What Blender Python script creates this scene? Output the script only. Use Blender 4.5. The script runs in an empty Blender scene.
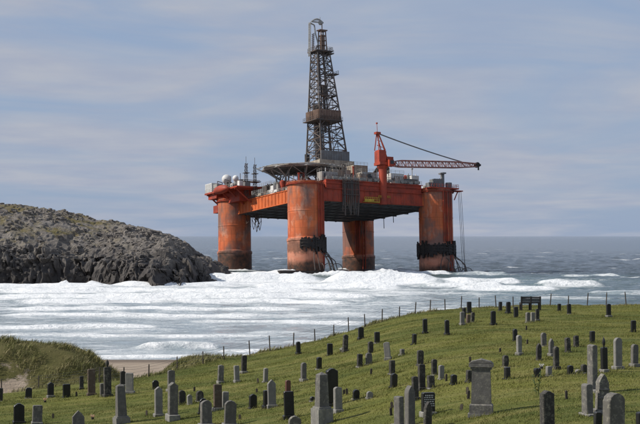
import bpy, math, random
import numpy as np
from mathutils import Vector, Matrix
R = math.radians
random.seed(7)
rng = np.random.default_rng(11)
S = bpy.context.scene
C = S.collection

# ------------------------------------------------------------------ camera, sky, sun, exposure
CAMZ = 13.5            # metres above the sea
FPX = 1550.0           # focal length in pixels of the 640 px wide photograph
cam = bpy.data.cameras.new('camera')
cam.sensor_width = 36.0
cam.lens = FPX / 640.0 * 36.0
cam.clip_start = 0.5
cam.clip_end = 90000.0
co = bpy.data.objects.new('camera', cam)
C.objects.link(co)
co.location = (0, 0, CAMZ)
co.rotation_euler = (R(90) + math.atan(24.0 / FPX), 0, 0)
S.camera = co

SUN_EL, SUN_AZ = 40.0, 265.0      # azimuth clockwise from +Y: the sun stands to the left of the view
w = bpy.data.worlds.new('World'); S.world = w; w.use_nodes = True
nt = w.node_tree; nt.nodes.clear()
def wn(t, **kw):
    n = nt.nodes.new(t)
    for k, v in kw.items(): setattr(n, k, v)
    return n
out = wn('ShaderNodeOutputWorld'); bg = wn('ShaderNodeBackground')
sky = wn('ShaderNodeTexSky', sky_type='NISHITA', sun_disc=False)
sky.sun_elevation = R(SUN_EL); sky.sun_rotation = R(SUN_AZ)
sky.air_density = 1.0; sky.dust_density = 0.6; sky.ozone_density = 2.0
tc = wn('ShaderNodeTexCoord'); sep = wn('ShaderNodeSeparateXYZ')
nt.links.new(tc.outputs['Generated'], sep.inputs[0])
zz = wn('ShaderNodeMath', operation='MAXIMUM'); zz.inputs[1].default_value = 0.0
nt.links.new(sep.outputs[2], zz.inputs[0])
za = wn('ShaderNodeMath', operation='ADD'); za.inputs[1].default_value = 0.10
nt.links.new(zz.outputs[0], za.inputs[0])
dx = wn('ShaderNodeMath', operation='DIVIDE'); dy = wn('ShaderNodeMath', operation='DIVIDE')
nt.links.new(sep.outputs[0], dx.inputs[0]); nt.links.new(za.outputs[0], dx.inputs[1])
nt.links.new(sep.outputs[1], dy.inputs[0]); nt.links.new(za.outputs[0], dy.inputs[1])
cmb = wn('ShaderNodeCombineXYZ')
nt.links.new(dx.outputs[0], cmb.inputs[0]); nt.links.new(dy.outputs[0], cmb.inputs[1])
n1 = wn('ShaderNodeTexNoise'); n1.inputs['Scale'].default_value = 0.85
n1.inputs['Detail'].default_value = 5; n1.inputs['Roughness'].default_value = 0.52
n1.inputs['Distortion'].default_value = 0.9
nt.links.new(cmb.outputs[0], n1.inputs['Vector'])
r1 = wn('ShaderNodeMapRange'); r1.inputs[1].default_value = 0.34; r1.inputs[2].default_value = 0.60
r1.inputs[3].default_value = 0.02; r1.inputs[4].default_value = 1.0
nt.links.new(n1.outputs['Fac'], r1.inputs[0])
n2 = wn('ShaderNodeTexNoise'); n2.inputs['Scale'].default_value = 3.4; n2.inputs['Detail'].default_value = 6
nt.links.new(cmb.outputs[0], n2.inputs['Vector'])
crp = wn('ShaderNodeMix', data_type='RGBA')
SKY_CLOUD_A, SKY_CLOUD_B = (3.85, 4.30, 5.42, 1), (4.45, 4.78, 5.58, 1)
crp.inputs['A'].default_value = SKY_CLOUD_A; crp.inputs['B'].default_value = SKY_CLOUD_B
r2 = wn('ShaderNodeMapRange'); r2.inputs[1].default_value = 0.35; r2.inputs[2].default_value = 0.65
nt.links.new(n2.outputs['Fac'], r2.inputs[0]); nt.links.new(r2.outputs[0], crp.inputs['Factor'])
mx = wn('ShaderNodeMix', data_type='RGBA')
nt.links.new(r1.outputs[0], mx.inputs['Factor'])
veil = wn('ShaderNodeMix', data_type='RGBA')          # high thin veil over the blue
veil.inputs['Factor'].default_value = 0.82; veil.inputs['B'].default_value = (2.85, 3.85, 5.75, 1)
nt.links.new(sky.outputs[0], veil.inputs['A'])
nt.links.new(veil.outputs['Result'], mx.inputs['A']); nt.links.new(crp.outputs['Result'], mx.inputs['B'])
nt.links.new(mx.outputs['Result'], bg.inputs['Color'])
bg.inputs['Strength'].default_value = 0.098
nt.links.new(bg.outputs[0], out.inputs['Surface'])

sun = bpy.data.lights.new('sun', 'SUN'); sun.energy = 4.7; sun.angle = R(0.6); sun.color = (1.0, 0.94, 0.85)
so = bpy.data.objects.new('sun', sun); C.objects.link(so)
sd = Vector((math.sin(R(SUN_AZ)) * math.cos(R(SUN_EL)), math.cos(R(SUN_AZ)) * math.cos(R(SUN_EL)), math.sin(R(SUN_EL))))
so.rotation_euler = (-sd).to_track_quat('-Z', 'Y').to_euler()
so.location = (-60, 0, 80)
vs = S.view_settings
vs.view_transform = 'Standard'; vs.look = 'None'; vs.exposure = 0.0; vs.gamma = 1.0; vs.use_curve_mapping = False

# ------------------------------------------------------------------ numpy noise
def _h(ix, iy, iz, seed):
    n = (ix.astype(np.int64) * 374761393 + iy.astype(np.int64) * 668265263 + iz.astype(np.int64) * 2147483647 + seed * 974711) & 0xffffffff
    n = ((n ^ (n >> 13)) * 1274126177) & 0xffffffff
    n = ((n ^ (n >> 16)) * 2246822519) & 0xffffffff
    return ((n ^ (n >> 15)) & 0xffff) / 65535.0
def vn(x, y, seed=0):
    x = np.asarray(x, float); y = np.asarray(y, float)
    ix = np.floor(x); iy = np.floor(y); fx = x - ix; fy = y - iy
    fx = fx * fx * fx * (fx * (fx * 6 - 15) + 10); fy = fy * fy * fy * (fy * (fy * 6 - 15) + 10)
    z = np.zeros_like(ix)
    a = _h(ix, iy, z, seed); b = _h(ix + 1, iy, z, seed); c = _h(ix, iy + 1, z, seed); d = _h(ix + 1, iy + 1, z, seed)
    return (a * (1 - fx) + b * fx) * (1 - fy) + (c * (1 - fx) + d * fx) * fy
def fbm(x, y, o=4, seed=0, g=0.5):
    s = 0; a = 1; t = 0
    for i in range(o):
        s = s + a * vn(x * 2 ** i + 17.3 * i, y * 2 ** i - 9.1 * i, seed + i); t += a; a *= g
    return s / t
def ridged(x, y, o=4, seed=0):
    s = 0; a = 1; t = 0
    for i in range(o):
        s = s + a * (1 - np.abs(2 * vn(x * 2 ** i + 3.7 * i, y * 2 ** i + 5.9 * i, seed + i) - 1)); t += a; a *= 0.55
    return s / t
def cell(x, y, seed=0):
    """blocks: a random value per Voronoi cell, and the distance to the cell's centre"""
    x = np.asarray(x, float); y = np.asarray(y, float); ix = np.floor(x); iy = np.floor(y); z0 = np.zeros_like(ix)
    best = np.full(x.shape, 9.0); val = np.zeros(x.shape); tlt = np.zeros(x.shape)
    for j in (-1, 0, 1):
        for i in (-1, 0, 1):
            cx, cy = ix + i, iy + j
            fx_ = cx + _h(cx, cy, z0, seed); fy_ = cy + _h(cx, cy, z0, seed + 50)
            d = (fx_ - x) ** 2 + (fy_ - y) ** 2; m_ = d < best
            v_ = _h(cx, cy, z0, seed + 90)
            t_ = (x - fx_) * (_h(cx, cy, z0, seed + 130) - .5) + (y - fy_) * (_h(cx, cy, z0, seed + 170) - .5)
            best = np.where(m_, d, best); val = np.where(m_, v_, val); tlt = np.where(m_, t_, tlt)
    return val + 1.2 * tlt, np.sqrt(best)
def sm(a, b, x):
    t = np.clip((np.asarray(x, float) - a) / (b - a), 0, 1)
    return t * t * (3 - 2 * t)

# ------------------------------------------------------------------ helpers
def tag(o, label=None, cat=None, group=None, kind=None):
    if label: o['label'] = label
    if cat: o['category'] = cat
    if group: o['group'] = group
    if kind: o['kind'] = kind
    return o
def empty(name, loc=(0, 0, 0), rot=(0, 0, 0), parent=None):
    o = bpy.data.objects.new(name, None); C.objects.link(o)
    o.empty_display_size = 0.2
    o.location = loc; o.rotation_euler = rot; o.parent = parent
    return o
class MB:
    def __init__(s): s.V = []; s.F = []
    def add(s, vs_, fs):
        n = len(s.V); s.V += [tuple(v) for v in vs_]; s.F += [tuple(i + n for i in f) for f in fs]; return s
    def box(s, c, d, ax=None):
        c = Vector(c); hx, hy, hz = d[0] / 2, d[1] / 2, d[2] / 2
        X, Y, Z = ax if ax else (Vector((1, 0, 0)), Vector((0, 1, 0)), Vector((0, 0, 1)))
        vs_ = [c + X * (hx * i) + Y * (hy * j) + Z * (hz * k) for k in (-1, 1) for j in (-1, 1) for i in (-1, 1)]
        return s.add(vs_, [(0, 2, 3, 1), (4, 5, 7, 6), (0, 1, 5, 4), (2, 6, 7, 3), (0, 4, 6, 2), (1, 3, 7, 5)])
    def span(s, x0, x1, y0, y1, z0, z1):
        return s.box(((x0 + x1) / 2, (y0 + y1) / 2, (z0 + z1) / 2), (x1 - x0, y1 - y0, z1 - z0))
    def tube(s, p0, p1, r, n=6, r1=None):
        p0 = Vector(p0); p1 = Vector(p1); r1 = r if r1 is None else r1
        d = (p1 - p0)
        if d.length < 1e-6: return s
        d.normalize(); a = d.orthogonal().normalized(); b = d.cross(a)
        vs_ = []
        for p, q in ((p0, r), (p1, r1)):
            for i in range(n):
                t = 2 * math.pi * i / n; vs_.append(p + a * (q * math.cos(t)) + b * (q * math.sin(t)))
        fs = [(i, (i + 1) % n, n + (i + 1) % n, n + i) for i in range(n)]
        fs += [tuple(range(n - 1, -1, -1)), tuple(range(n, 2 * n))]
        return s.add(vs_, fs)
    def path(s, pts, r, n=5):
        for a, b in zip(pts[:-1], pts[1:]): s.tube(a, b, r, n)
        return s
    def lathe(s, prof, c=(0, 0, 0), n=32, cap=True):
        vs_ = []; m = len(prof)
        for r_, z in prof:
            for i in range(n):
                t = 2 * math.pi * i / n; vs_.append((c[0] + r_ * math.cos(t), c[1] + r_ * math.sin(t), c[2] + z))
        fs = []
        for j in range(m - 1):
            for i in range(n):
                fs.append((j * n + i, j * n + (i + 1) % n, (j + 1) * n + (i + 1) % n, (j + 1) * n + i))
        if cap: fs += [tuple(range(n - 1, -1, -1)), tuple(range((m - 1) * n, m * n))]
        return s.add(vs_, fs)
    def slab(s, prof, t, ch=0.02, c=(0, 0, 0)):
        """profile in x,z (anticlockwise seen from -y) extruded along y with chamfered rims"""
        n = len(prof); cx = sum(p[0] for p in prof) / n; cz = sum(p[1] for p in prof) / n
        W = max(abs(p[0] - cx) for p in prof); Hh = max(abs(p[1] - cz) for p in prof)
        kx = 1 - ch / W; kz = 1 - ch / Hh
        rings = [(-t / 2, kx, kz), (-t / 2 + ch, 1, 1), (t / 2 - ch, 1, 1), (t / 2, kx, kz)]
        vs_ = [(c[0] + cx + (p[0] - cx) * a, c[1] + y, c[2] + cz + (p[1] - cz) * b) for y, a, b in rings for p in prof]
        fs = []
        for j in range(3):
            for i in range(n):
                k = (i + 1) % n
                fs.append((j * n + i, j * n + k, (j + 1) * n + k, (j + 1) * n + i))
        fs += [tuple(range(n - 1, -1, -1)), tuple(range(3 * n, 4 * n))]
        return s.add(vs_, fs)
    def mesh(s, name, mat=None, smooth=False):
        me = bpy.data.meshes.new(name); me.from_pydata(s.V, [], s.F); me.update()
        if mat: me.materials.append(mat)
        if smooth: me.polygons.foreach_set('use_smooth', [True] * len(me.polygons))
        return me
    def build(s, name, mat, parent=None, smooth=False):
        o = bpy.data.objects.new(name, s.mesh(name, mat, smooth)); C.objects.link(o); o.parent = parent
        return o
def fixn(o):
    import bmesh
    bm = bmesh.new(); bm.from_mesh(o.data); bmesh.ops.recalc_face_normals(bm, faces=bm.faces[:]); bm.to_mesh(o.data); bm.free()
    return o
def np_mesh(name, V, F, mat, smooth=True, attrs=None):
    """V (n,3), F (m,k) arrays of triangles or quads"""
    me = bpy.data.meshes.new(name); V = np.asarray(V, np.float32); F = np.asarray(F, np.int32)
    me.vertices.add(len(V)); me.vertices.foreach_set('co', V.ravel())
    m, k = F.shape
    me.loops.add(m * k); me.loops.foreach_set('vertex_index', F.ravel())
    me.polygons.add(m); me.polygons.foreach_set('loop_start', np.arange(0, m * k, k, dtype=np.int32))
    me.polygons.foreach_set('loop_total', np.full(m, k, np.int32))
    me.polygons.foreach_set('use_smooth', np.full(m, smooth, bool))
    me.update(calc_edges=True)
    for an, av in (attrs or {}).items():
        a = me.attributes.new(an, 'FLOAT', 'POINT'); a.data.foreach_set('value', np.asarray(av, np.float32).ravel())
    me.materials.append(mat)
    o = bpy.data.objects.new(name, me); C.objects.link(o)
    return o
def grid_faces(ny, nx):
    i = np.arange(ny - 1)[:, None] * nx + np.arange(nx - 1)[None, :]
    i = i.ravel()
    return np.stack([i, i + 1, i + nx + 1, i + nx], 1)

# ------------------------------------------------------------------ material helper
class Mat:
    def __init__(s, name, rough=0.8, spec=0.3):
        s.m = bpy.data.materials.new(name); s.m.use_nodes = True; s.t = s.m.node_tree
        s.b = s.t.nodes['Principled BSDF']; s.b.inputs['Roughness'].default_value = rough
        s.b.inputs['Specular IOR Level'].default_value = spec
        s.tc = None
    def n(s, t, **kw):
        n = s.t.nodes.new(t)
        for k, v in kw.items():
            if k in ('inp',):
                for a, b in v.items(): n.inputs[a].default_value = b
            else: setattr(n, k, v)
        return n
    def l(s, a, b): s.t.links.new(a, b)
    def coord(s, kind='Object', scale=(1, 1, 1), rnd=False):
        tc = s.n('ShaderNodeTexCoord'); mp = s.n('ShaderNodeMapping'); mp.inputs['Scale'].default_value = scale
        s.l(tc.outputs[kind], mp.inputs['Vector'])
        if rnd:
            oi = s.n('ShaderNodeObjectInfo'); mu = s.n('ShaderNodeMath', operation='MULTIPLY'); mu.inputs[1].default_value = 57.0
            s.l(oi.outputs['Random'], mu.inputs[0]); s.l(mu.outputs[0], mp.inputs['Location'])
        return mp.outputs[0]
    def noise(s, vec, scale, detail=4, rough=0.55, lo=0.3, hi=0.7):
        n = s.n('ShaderNodeTexNoise', inp={'Scale': scale, 'Detail': detail, 'Roughness': rough}); s.l(vec, n.inputs['Vector'])
        r = s.n('ShaderNodeMapRange', inp={1: lo, 2: hi}); s.l(n.outputs['Fac'], r.inputs[0])
        return r.outputs[0]
    def mix(s, f, a, b, mode='MIX'):
        m = s.n('ShaderNodeMix', data_type='RGBA', blend_type=mode)
        for sock, v in (('Factor', f), ('A', a), ('B', b)):
            if isinstance(v, (int, float)): m.inputs[sock].default_value = v
            elif isinstance(v, tuple): m.inputs[sock].default_value = v if len(v) == 4 else v + (1,)
            else: s.l(v, m.inputs[sock])
        return m.outputs['Result']
    def math(s, op, a, b=0.0, clamp=False):
        m = s.n('ShaderNodeMath', operation=op, use_clamp=clamp)
        for i, v in enumerate((a, b)):
            if isinstance(v, (int, float)): m.inputs[i].default_value = v
            else: s.l(v, m.inputs[i])
        return m.outputs[0]
    def rng(s, v, a, b, c=0.0, d=1.0):
        r = s.n('ShaderNodeMapRange', inp={1: a, 2: b, 3: c, 4: d}); s.l(v, r.inputs[0]); return r.outputs[0]
    def attr(s, name):
        return s.n('ShaderNodeAttribute', attribute_name=name).outputs['Fac']
    def col(s, c):
        if isinstance(c, tuple): s.b.inputs['Base Color'].default_value = c if len(c) == 4 else c + (1,)
        else: s.l(c, s.b.inputs['Base Color'])
        return s
    def bump(s, h, strength=0.4, dist=0.05):
        b = s.n('ShaderNodeBump', inp={'Strength': strength, 'Distance': dist}); s.l(h, b.inputs['Height']); s.l(b.outputs[0], s.b.inputs['Normal'])
        return s

def painted(name, base, dirt, wear=0.5, rough=0.55, scale=0.35, streak=True):
    m = Mat(name, rough, 0.3)
    v = m.coord('Object'); vs_ = m.coord('Object', (1, 1, 0.12))
    a = m.noise(v, scale, 5, 0.6, 0.42, 0.75); b = m.noise(vs_, scale * 3.2, 5, 0.65, 0.5, 0.8)
    f = m.math('MULTIPLY', m.math('MAXIMUM', a, b) if streak else a, wear)
    c2 = tuple(x * 0.75 for x in base)
    c = m.mix(m.noise(v, scale * 0.4, 3), base, c2)
    m.col(m.mix(f, c, dirt)); m.bump(m.noise(v, scale * 6, 4), 0.25, 0.05)
    return m.m
M = {}
M['orange'] = painted('orange_paint', (0.72, 0.165, 0.045), (0.18, 0.06, 0.032), 0.65)
M['redorange'] = painted('red_orange_paint', (0.46, 0.07, 0.035), (0.09, 0.036, 0.028), 0.8)  # red parts; on the shore side the darker red also carries shade
M['under'] = painted('dark_deck_steel', (0.12, 0.123, 0.128), (0.10, 0.07, 0.055), 0.6)
M['steel'] = painted('weathered_steel', (0.095, 0.088, 0.083), (0.15, 0.085, 0.055), 0.8, scale=0.5)
M['greysteel'] = painted('grey_steel', (0.20, 0.21, 0.215), (0.12, 0.09, 0.07), 0.7, scale=0.5)
M['palesteel'] = painted('pale_steel', (0.37, 0.37, 0.35), (0.22, 0.16, 0.11), 0.7, scale=0.6)
M['beige'] = painted('beige_module_paint', (0.40, 0.35, 0.28), (0.15, 0.10, 0.07), 0.9, scale=0.6)
M['white'] = painted('white_paint', (0.74, 0.74, 0.72), (0.4, 0.34, 0.28), 0.4, scale=0.6)
M['brown'] = painted('rusty_cladding', (0.16, 0.10, 0.075), (0.28, 0.2, 0.15), 0.7, scale=0.7)
M['craneboom'] = painted('crane_boom_paint', (0.42, 0.20, 0.17), (0.14, 0.06, 0.05), 0.7, scale=0.8)
M['yellow'] = painted('yellow_paint', (0.6, 0.42, 0.05), (0.2, 0.12, 0.04), 0.7, scale=1.0)
M['black'] = painted('black_rubber', (0.018, 0.017, 0.017), (0.06, 0.035, 0.025), 0.6, scale=1.0)
M['darkglass'] = Mat('dark_window_glass', 0.15, 0.5).col((0.02, 0.025, 0.03)).m
def column_mat(name, weed):
    m = Mat(name, 0.55, 0.3)
    tc = m.n('ShaderNodeTexCoord'); sp = m.n('ShaderNodeSeparateXYZ'); m.l(tc.outputs['Object'], sp.inputs[0])
    z = sp.outputs[2]; v = tc.outputs['Object']
    vs_ = m.coord('Object', (1, 1, 0.1)); vl = m.coord('Object', (0.35, 0.35, 1.0))
    nz = m.noise(v, 0.16, 5, 0.62, 0.25, 0.75)
    zn = m.math('ADD', z, m.math('MULTIPLY', m.math('SUBTRACT', nz, 0.5), 5.0))
    c = m.mix(m.noise(v, 0.12, 4), (0.74, 0.19, 0.06), (0.56, 0.12, 0.045))
    # plates: each a shade of its own, with weld seams
    sp2 = m.n('ShaderNodeSeparateXYZ'); m.l(tc.outputs['Object'], sp2.inputs[0])
    an = m.math('MULTIPLY', m.math('ARCTAN2', sp2.outputs[1], sp2.outputs[0]), 6.3)
    cb = m.n('ShaderNodeCombineXYZ'); m.l(an, cb.inputs[0]); m.l(z, cb.inputs[1])
    br = m.n('ShaderNodeTexBrick', inp={'Scale': 1.0, 'Mortar Size': 0.035, 'Brick Width': 4.9, 'Row Height': 2.5, 'Color1': (1, 1, 1, 1), 'Color2': (.74, .76, .8, 1), 'Mortar': (.5, .45, .42, 1)})
    m.l(cb.outputs[0], br.inputs['Vector'])
    c = m.mix(0.8, c, br.outputs['Color'], 'MULTIPLY')
    pw = m.math('MULTIPLY', m.noise(m.coord('Object', (1, 1, .6), True), 0.22, 6, .7, .52, .64), .7)
    c = m.mix(pw, c, (0.62, 0.33, 0.22))
    # sun and salt bleached boot below the step
    low = m.rng(z, -13.2, -14.0)
    c = m.mix(low, c, m.mix(m.noise(vl, 0.3, 5, 0.6), (0.62, 0.30, 0.20), (0.50, 0.15, 0.08)))
    bd = m.math('MULTIPLY', m.rng(m.math('ABSOLUTE', m.math('ADD', zn, 16.6)), 2.2, 1.2), .75)
    c = m.mix(bd, c, m.mix(m.noise(v, .9, 5), (0.06, 0.035, 0.028), (0.20, 0.10, 0.06)))
    # grey scuffed band, dark stains
    vr = m.coord('Object', (1, 1, .7), True)
    lo_ = .50 if weed < -18 else .44
    f = m.math('MULTIPLY', m.noise(vr, 0.10, 5, 0.62, lo_, lo_ + .13), 0.75)
    c = m.mix(f, c, (0.13, 0.115, 0.105))
    f = m.math('MULTIPLY', m.noise(vs_, 0.75, 6, 0.65, 0.50, 0.72), 0.7)
    c = m.mix(f, c, (0.15, 0.055, 0.03))
    # weed and rust at the waterline
    f = m.rng(zn, weed, weed - 2.7)
    c = m.mix(f, c, m.mix(m.noise(v, 0.8, 5), (0.03, 0.026, 0.022), (0.14, 0.06, 0.035)))
    m.col(c); m.bump(m.noise(v, 1.6, 5), 0.3, 0.06)
    return m.m
M['column'] = column_mat('column_paint', -20.5)
M['columnweed'] = column_mat('column_paint_weedy', -13.0)

def stone_mat(name, a, b, rough=0.8, spec=0.25, lichen=0.0, scale=3.0):
    m = Mat(name, rough, spec); v = m.coord('Object', rnd=True)
    c = m.mix(m.noise(v, scale, 6, 0.65, 0.3, 0.7), a, b)
    c = m.mix(m.math('MULTIPLY', m.noise(v, 40, 3, 0.6, 0.35, 0.7), 0.35), c, tuple(x * 0.5 for x in a))
    vs_ = m.coord('Object', (1, 1, 0.15), rnd=True)
    c = m.mix(m.math('MULTIPLY', m.noise(vs_, 5, 5, 0.65, 0.45, 0.7), 0.65), c, tuple(x * 0.45 for x in a))
    if lichen: c = m.mix(m.math('MULTIPLY', m.noise(v, 7, 6, 0.75, 0.52, 0.6), lichen), c, (0.40, 0.38, 0.30))
    oi = m.n('ShaderNodeObjectInfo')
    c = m.mix(m.rng(oi.outputs['Random'], 0, 1, 0.0, 0.6), c, tuple(x * 0.5 for x in a))
    m.col(c); m.bump(m.noise(v, 18, 5, 0.65), 0.35, 0.01)
    return m.m
M['s_black'] = stone_mat('black_granite', (0.020, 0.020, 0.021), (0.040, 0.039, 0.038), 0.35, 0.4)
M['s_dark'] = stone_mat('dark_weathered_stone', (0.075, 0.07, 0.065), (0.045, 0.045, 0.042), 0.8, 0.2, 0.25)
M['s_grey'] = stone_mat('grey_granite', (0.20, 0.19, 0.178), (0.10, 0.095, 0.088), 0.75, 0.25, 0.35)
M['s_pale'] = stone_mat('pale_granite', (0.31, 0.30, 0.28), (0.18, 0.172, 0.16), 0.75, 0.25, 0.3)
M['s_brown'] = stone_mat('brown_sandstone', (0.17, 0.125, 0.095), (0.10, 0.08, 0.065), 0.85, 0.2, 0.25)
M['s_red'] = stone_mat('red_brown_granite', (0.17, 0.075, 0.055), (0.10, 0.05, 0.04), 0.5, 0.35)
M['s_lichen'] = stone_mat('lichened_grey_stone', (0.20, 0.19, 0.17), (0.11, 0.105, 0.095), 0.9, 0.2, 0.8)
M['s_base'] = stone_mat('pale_base_stone', (0.30, 0.29, 0.27), (0.18, 0.175, 0.165), 0.85, 0.2, 0.4)
M['ins'] = Mat('white_inscription', 0.7).col((0.5, 0.5, 0.48)).m
M['wood'] = (lambda m: (m.col(m.mix(m.noise(m.coord('Object', (1, 1, .1), True), 20, 4), (0.10, 0.085, 0.07), (0.05, 0.042, 0.036))), m.m)[1])(Mat('weathered_wood', 0.9, 0.15))
M['benchwood'] = (lambda m: (m.col(m.mix(m.noise(m.coord('Object', (.1, 1, 1), True), 20, 4), (0.055, 0.048, 0.045), (0.03, 0.027, 0.026))), m.m)[1])(Mat('dark_bench_wood', 0.7, 0.25))
M['wire'] = Mat('galvanised_wire', 0.5, 0.5).col((0.16, 0.16, 0.155)).m

def grass_mat(name, a, b, c3, rough=0.75, island=True):
    m = Mat(name, rough, 0.15); v = m.coord('Object', (0.4, 1, 1))
    c = m.mix(m.noise(v, 0.30, 5, 0.6, 0.38, 0.60), a, b)
    c = m.mix(m.math('MULTIPLY', m.noise(v, 0.8, 5, 0.65, 0.48, 0.7), 0.75), c, c3)
    if island:
        g = m.n('ShaderNodeNewGeometry')
        c = m.mix(m.rng(g.outputs['Random Per Island'], 0, 1, 0.0, 0.45), c, tuple(x * 0.6 for x in a))
        c = m.mix(m.rng(g.outputs['Random Per Island'], 0.82, 0.9, 0.0, 0.55), c, c3)
    m.col(c)
    return m.m
GA, GB, GC = (0.155, 0.158, 0.037), (0.092, 0.108, 0.026), (0.25, 0.22, 0.078)
M['lawnblade'] = grass_mat('mown_grass', GA, GB, GC)
M['marram'] = grass_mat('marram_grass', (0.21, 0.195, 0.075), (0.12, 0.135, 0.042), (0.42, 0.35, 0.20))
def ground_mat():
    m = Mat('field_dune_sand', 0.9, 0.1)
    v = m.coord('Object', (0.4, 1, 1)); v1 = m.coord('Object')
    c = m.mix(m.noise(v, 0.30, 5, 0.6, 0.38, 0.60), GA, GB)
    c = m.mix(m.math('MULTIPLY', m.noise(v, 0.8, 5, 0.65, 0.48, 0.7), 0.75), c, GC)
    c = m.mix(m.math('MULTIPLY', m.noise(v1, 9, 5, 0.7, 0.45, 0.75), 0.6), c, tuple(x * 0.45 for x in GB))
    d = m.mix(m.noise(v1, 0.8, 5), (0.085, 0.083, 0.028), (0.12, 0.105, 0.045))
    c = m.mix(m.attr('dune'), c, d)
    sd_ = m.mix(m.noise(v1, 0.5, 6, 0.65), (0.40, 0.325, 0.25), (0.27, 0.215, 0.165))
    sd_ = m.mix(m.attr('wet'), sd_, (0.17, 0.135, 0.105))
    f = m.math('ADD', m.attr('sand'), m.math('MULTIPLY', m.math('SUBTRACT', m.noise(v1, 0.9, 6, 0.7), 0.5), 0.7))
    c = m.mix(m.rng(f, 0.4, 0.6), c, sd_)
    m.col(c); m.bump(m.noise(v1, 6, 6, 0.7), 0.7, 0.06)
    return m.m
M['ground'] = ground_mat()

# ------------------------------------------------------------------ terrain
HX = [-60, -30, -20, -10, -5, 0, 4, 6.8, 12, 25, 60]
HD = [10.2, 9.4, 9.0, 8.2, 7.6, 6.75, 5.65, 5.15, 4.97, 4.9, 4.6]
FX = [-90, -25, -10, -5, 0.6, 6.8, 15, 25, 90]
FY = [78, 85, 90, 95, 100, 105.5, 109, 110.5, 112]
HXS = np.linspace(-90, 90, 721)
_k = np.ones(17) / 17
HDS = np.convolve(np.pad(np.interp(HXS, HX, HD), 8, 'edge'), _k, 'valid')
FYS = np.convolve(np.pad(np.interp(HXS, FX, FY), 8, 'edge'), _k, 'valid')
def fence_y(X): return np.interp(X, HXS, FYS)
def terrain(X, Y, full=False):
    X = np.asarray(X, float); Y = np.asarray(Y, float)
    h = np.interp(X, HXS, HDS)
    yf = fence_y(X)
    near = sm(0, 40, Y)
    top = CAMZ - (1.7 + (h - 1.7) * near)
    top = top + near * (0.16 * (fbm(X / 7.0, Y / 5.0, 3, 3) - 0.5) + 0.07 * (fbm(X / 1.6, Y / 1.2, 3, 5) - 0.5))
    # beyond the fence the land falls to the beach
    beach = np.clip(1.9 - (Y - 125) * 0.043, -4, 2.2)
    k = sm(0, np.interp(X, [-16, -8, 4, 10], [9.0, 10.0, 18.0, 24.0]), Y - yf)
    z = top * (1 - k) + np.minimum(beach, top) * k
    z = z + sm(1, 6, Y - yf) * (1 - sm(16, 30, Y - yf)) * np.interp(X, [-14, 0], [.25, .8]) * (fbm(X / 4.5 + 3, Y / 4.5, 3, 8) - 0.42)
    # small grassy dune behind the fence, and the big dune
    def bump(cx, cy, rx, ry, hh): return hh * np.exp(-((X - cx) / rx) ** 2 - ((Y - cy) / ry) ** 2)
    z = z + bump(-8.8, 97.5, 2.4, 3.2, 2.3) + bump(-5.2, 101, 2.4, 3.0, 0.9)
    zc = np.interp(X, [-60, -32, -20, -16.9, -15.3, -14.6, -13.8, -13.2, -12.6, -11.9, -11.2], [8.2, 7.4, 6.85, 6.75, 6.45, 6.15, 5.7, 5.25, 4.8, 4.0, 3.2])
    zc = zc + 0.55 * (fbm(X / 2.4, Y / 2.4, 3, 21) - .5)
    ridge = np.where(Y < 97, np.exp(-((Y - 97) / 6.6) ** 2), np.exp(-((Y - 97) / 8.0) ** 2))
    zl = np.where(Y < 97, 1.5, 1.5 - 7.5 * sm(97, 104, Y))
    ds = zl + (zc - zl) * ridge
    z0_ = z
    z = 0.5 * (z + ds + np.sqrt((z - ds) ** 2 + 0.25)) - 0.125 * 0     # soft maximum
    z = np.where(X < -10.5, z, z0_ + (z - z0_) * sm(-9.5, -10.5, X))
    dune = np.clip(z - z0_ - 0.05, 0, 3)
    if not full: return z
    dw = np.clip(dune / 0.5, 0, 1); dw = np.maximum(dw, sm(-0.5, 1.2, Y - yf + 1.0 * (vn(X, Y, 4) - .5)))
    blow = np.exp(-(((X + 18.4) / 2.1) ** 2 + ((Y - 91.0) / 2.5) ** 2) ** 1.3) * 1.0
    blow = np.maximum(blow, np.exp(-(((X + 22.5) / 2.6) ** 2 + ((Y - 90) / 2.4) ** 2)) * 0.6)
    mound = np.exp(-((X + 8.7) / 2.6) ** 2 - ((Y - 97.5) / 3.0) ** 2) + np.exp(-((X + 5.2) / 2.4) ** 2 - ((Y - 101) / 3.0) ** 2)
    sand = sm(np.interp(X, [-12, 2], [4.0, 12.0]), np.interp(X, [-12, 2], [8.0, 20.0]), Y - yf + 3 * (fbm(X / 3, Y / 3, 3, 31) - .5) - 14 * mound - 40 * np.clip(dune - .25, 0, 1))
    sand = np.maximum(sand, blow)
    wet = sm(0.55, 0.15, z)
    return z, dw, sand, wet, blow
gx = np.concatenate([np.linspace(-90, -34, 60)[:-1], np.arange(-34, 34, 0.25), np.linspace(34, 90, 60)])
gy = np.concatenate([np.arange(-12, 36, 1.0), np.arange(36, 115, 0.3), np.arange(115, 200, 1.0)])
GX, GY = np.meshgrid(gx, gy)
z, dw, sand, wet, blow = terrain(GX, GY, True)
z = z - blow * 0.55 + dw * (1 - sand) * 0.25 * (fbm(GX * 1.1, GY * 1.1, 3, 77) - .4)
ground = np_mesh('ground', np.stack([GX, GY, z], -1).reshape(-1, 3), grid_faces(len(gy), len(gx)), M['ground'], True,
                 {'dune': dw, 'sand': sand, 'wet': wet})
tag(ground, kind='structure')
def tz(x, y): return float(terrain(x, y))
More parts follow.
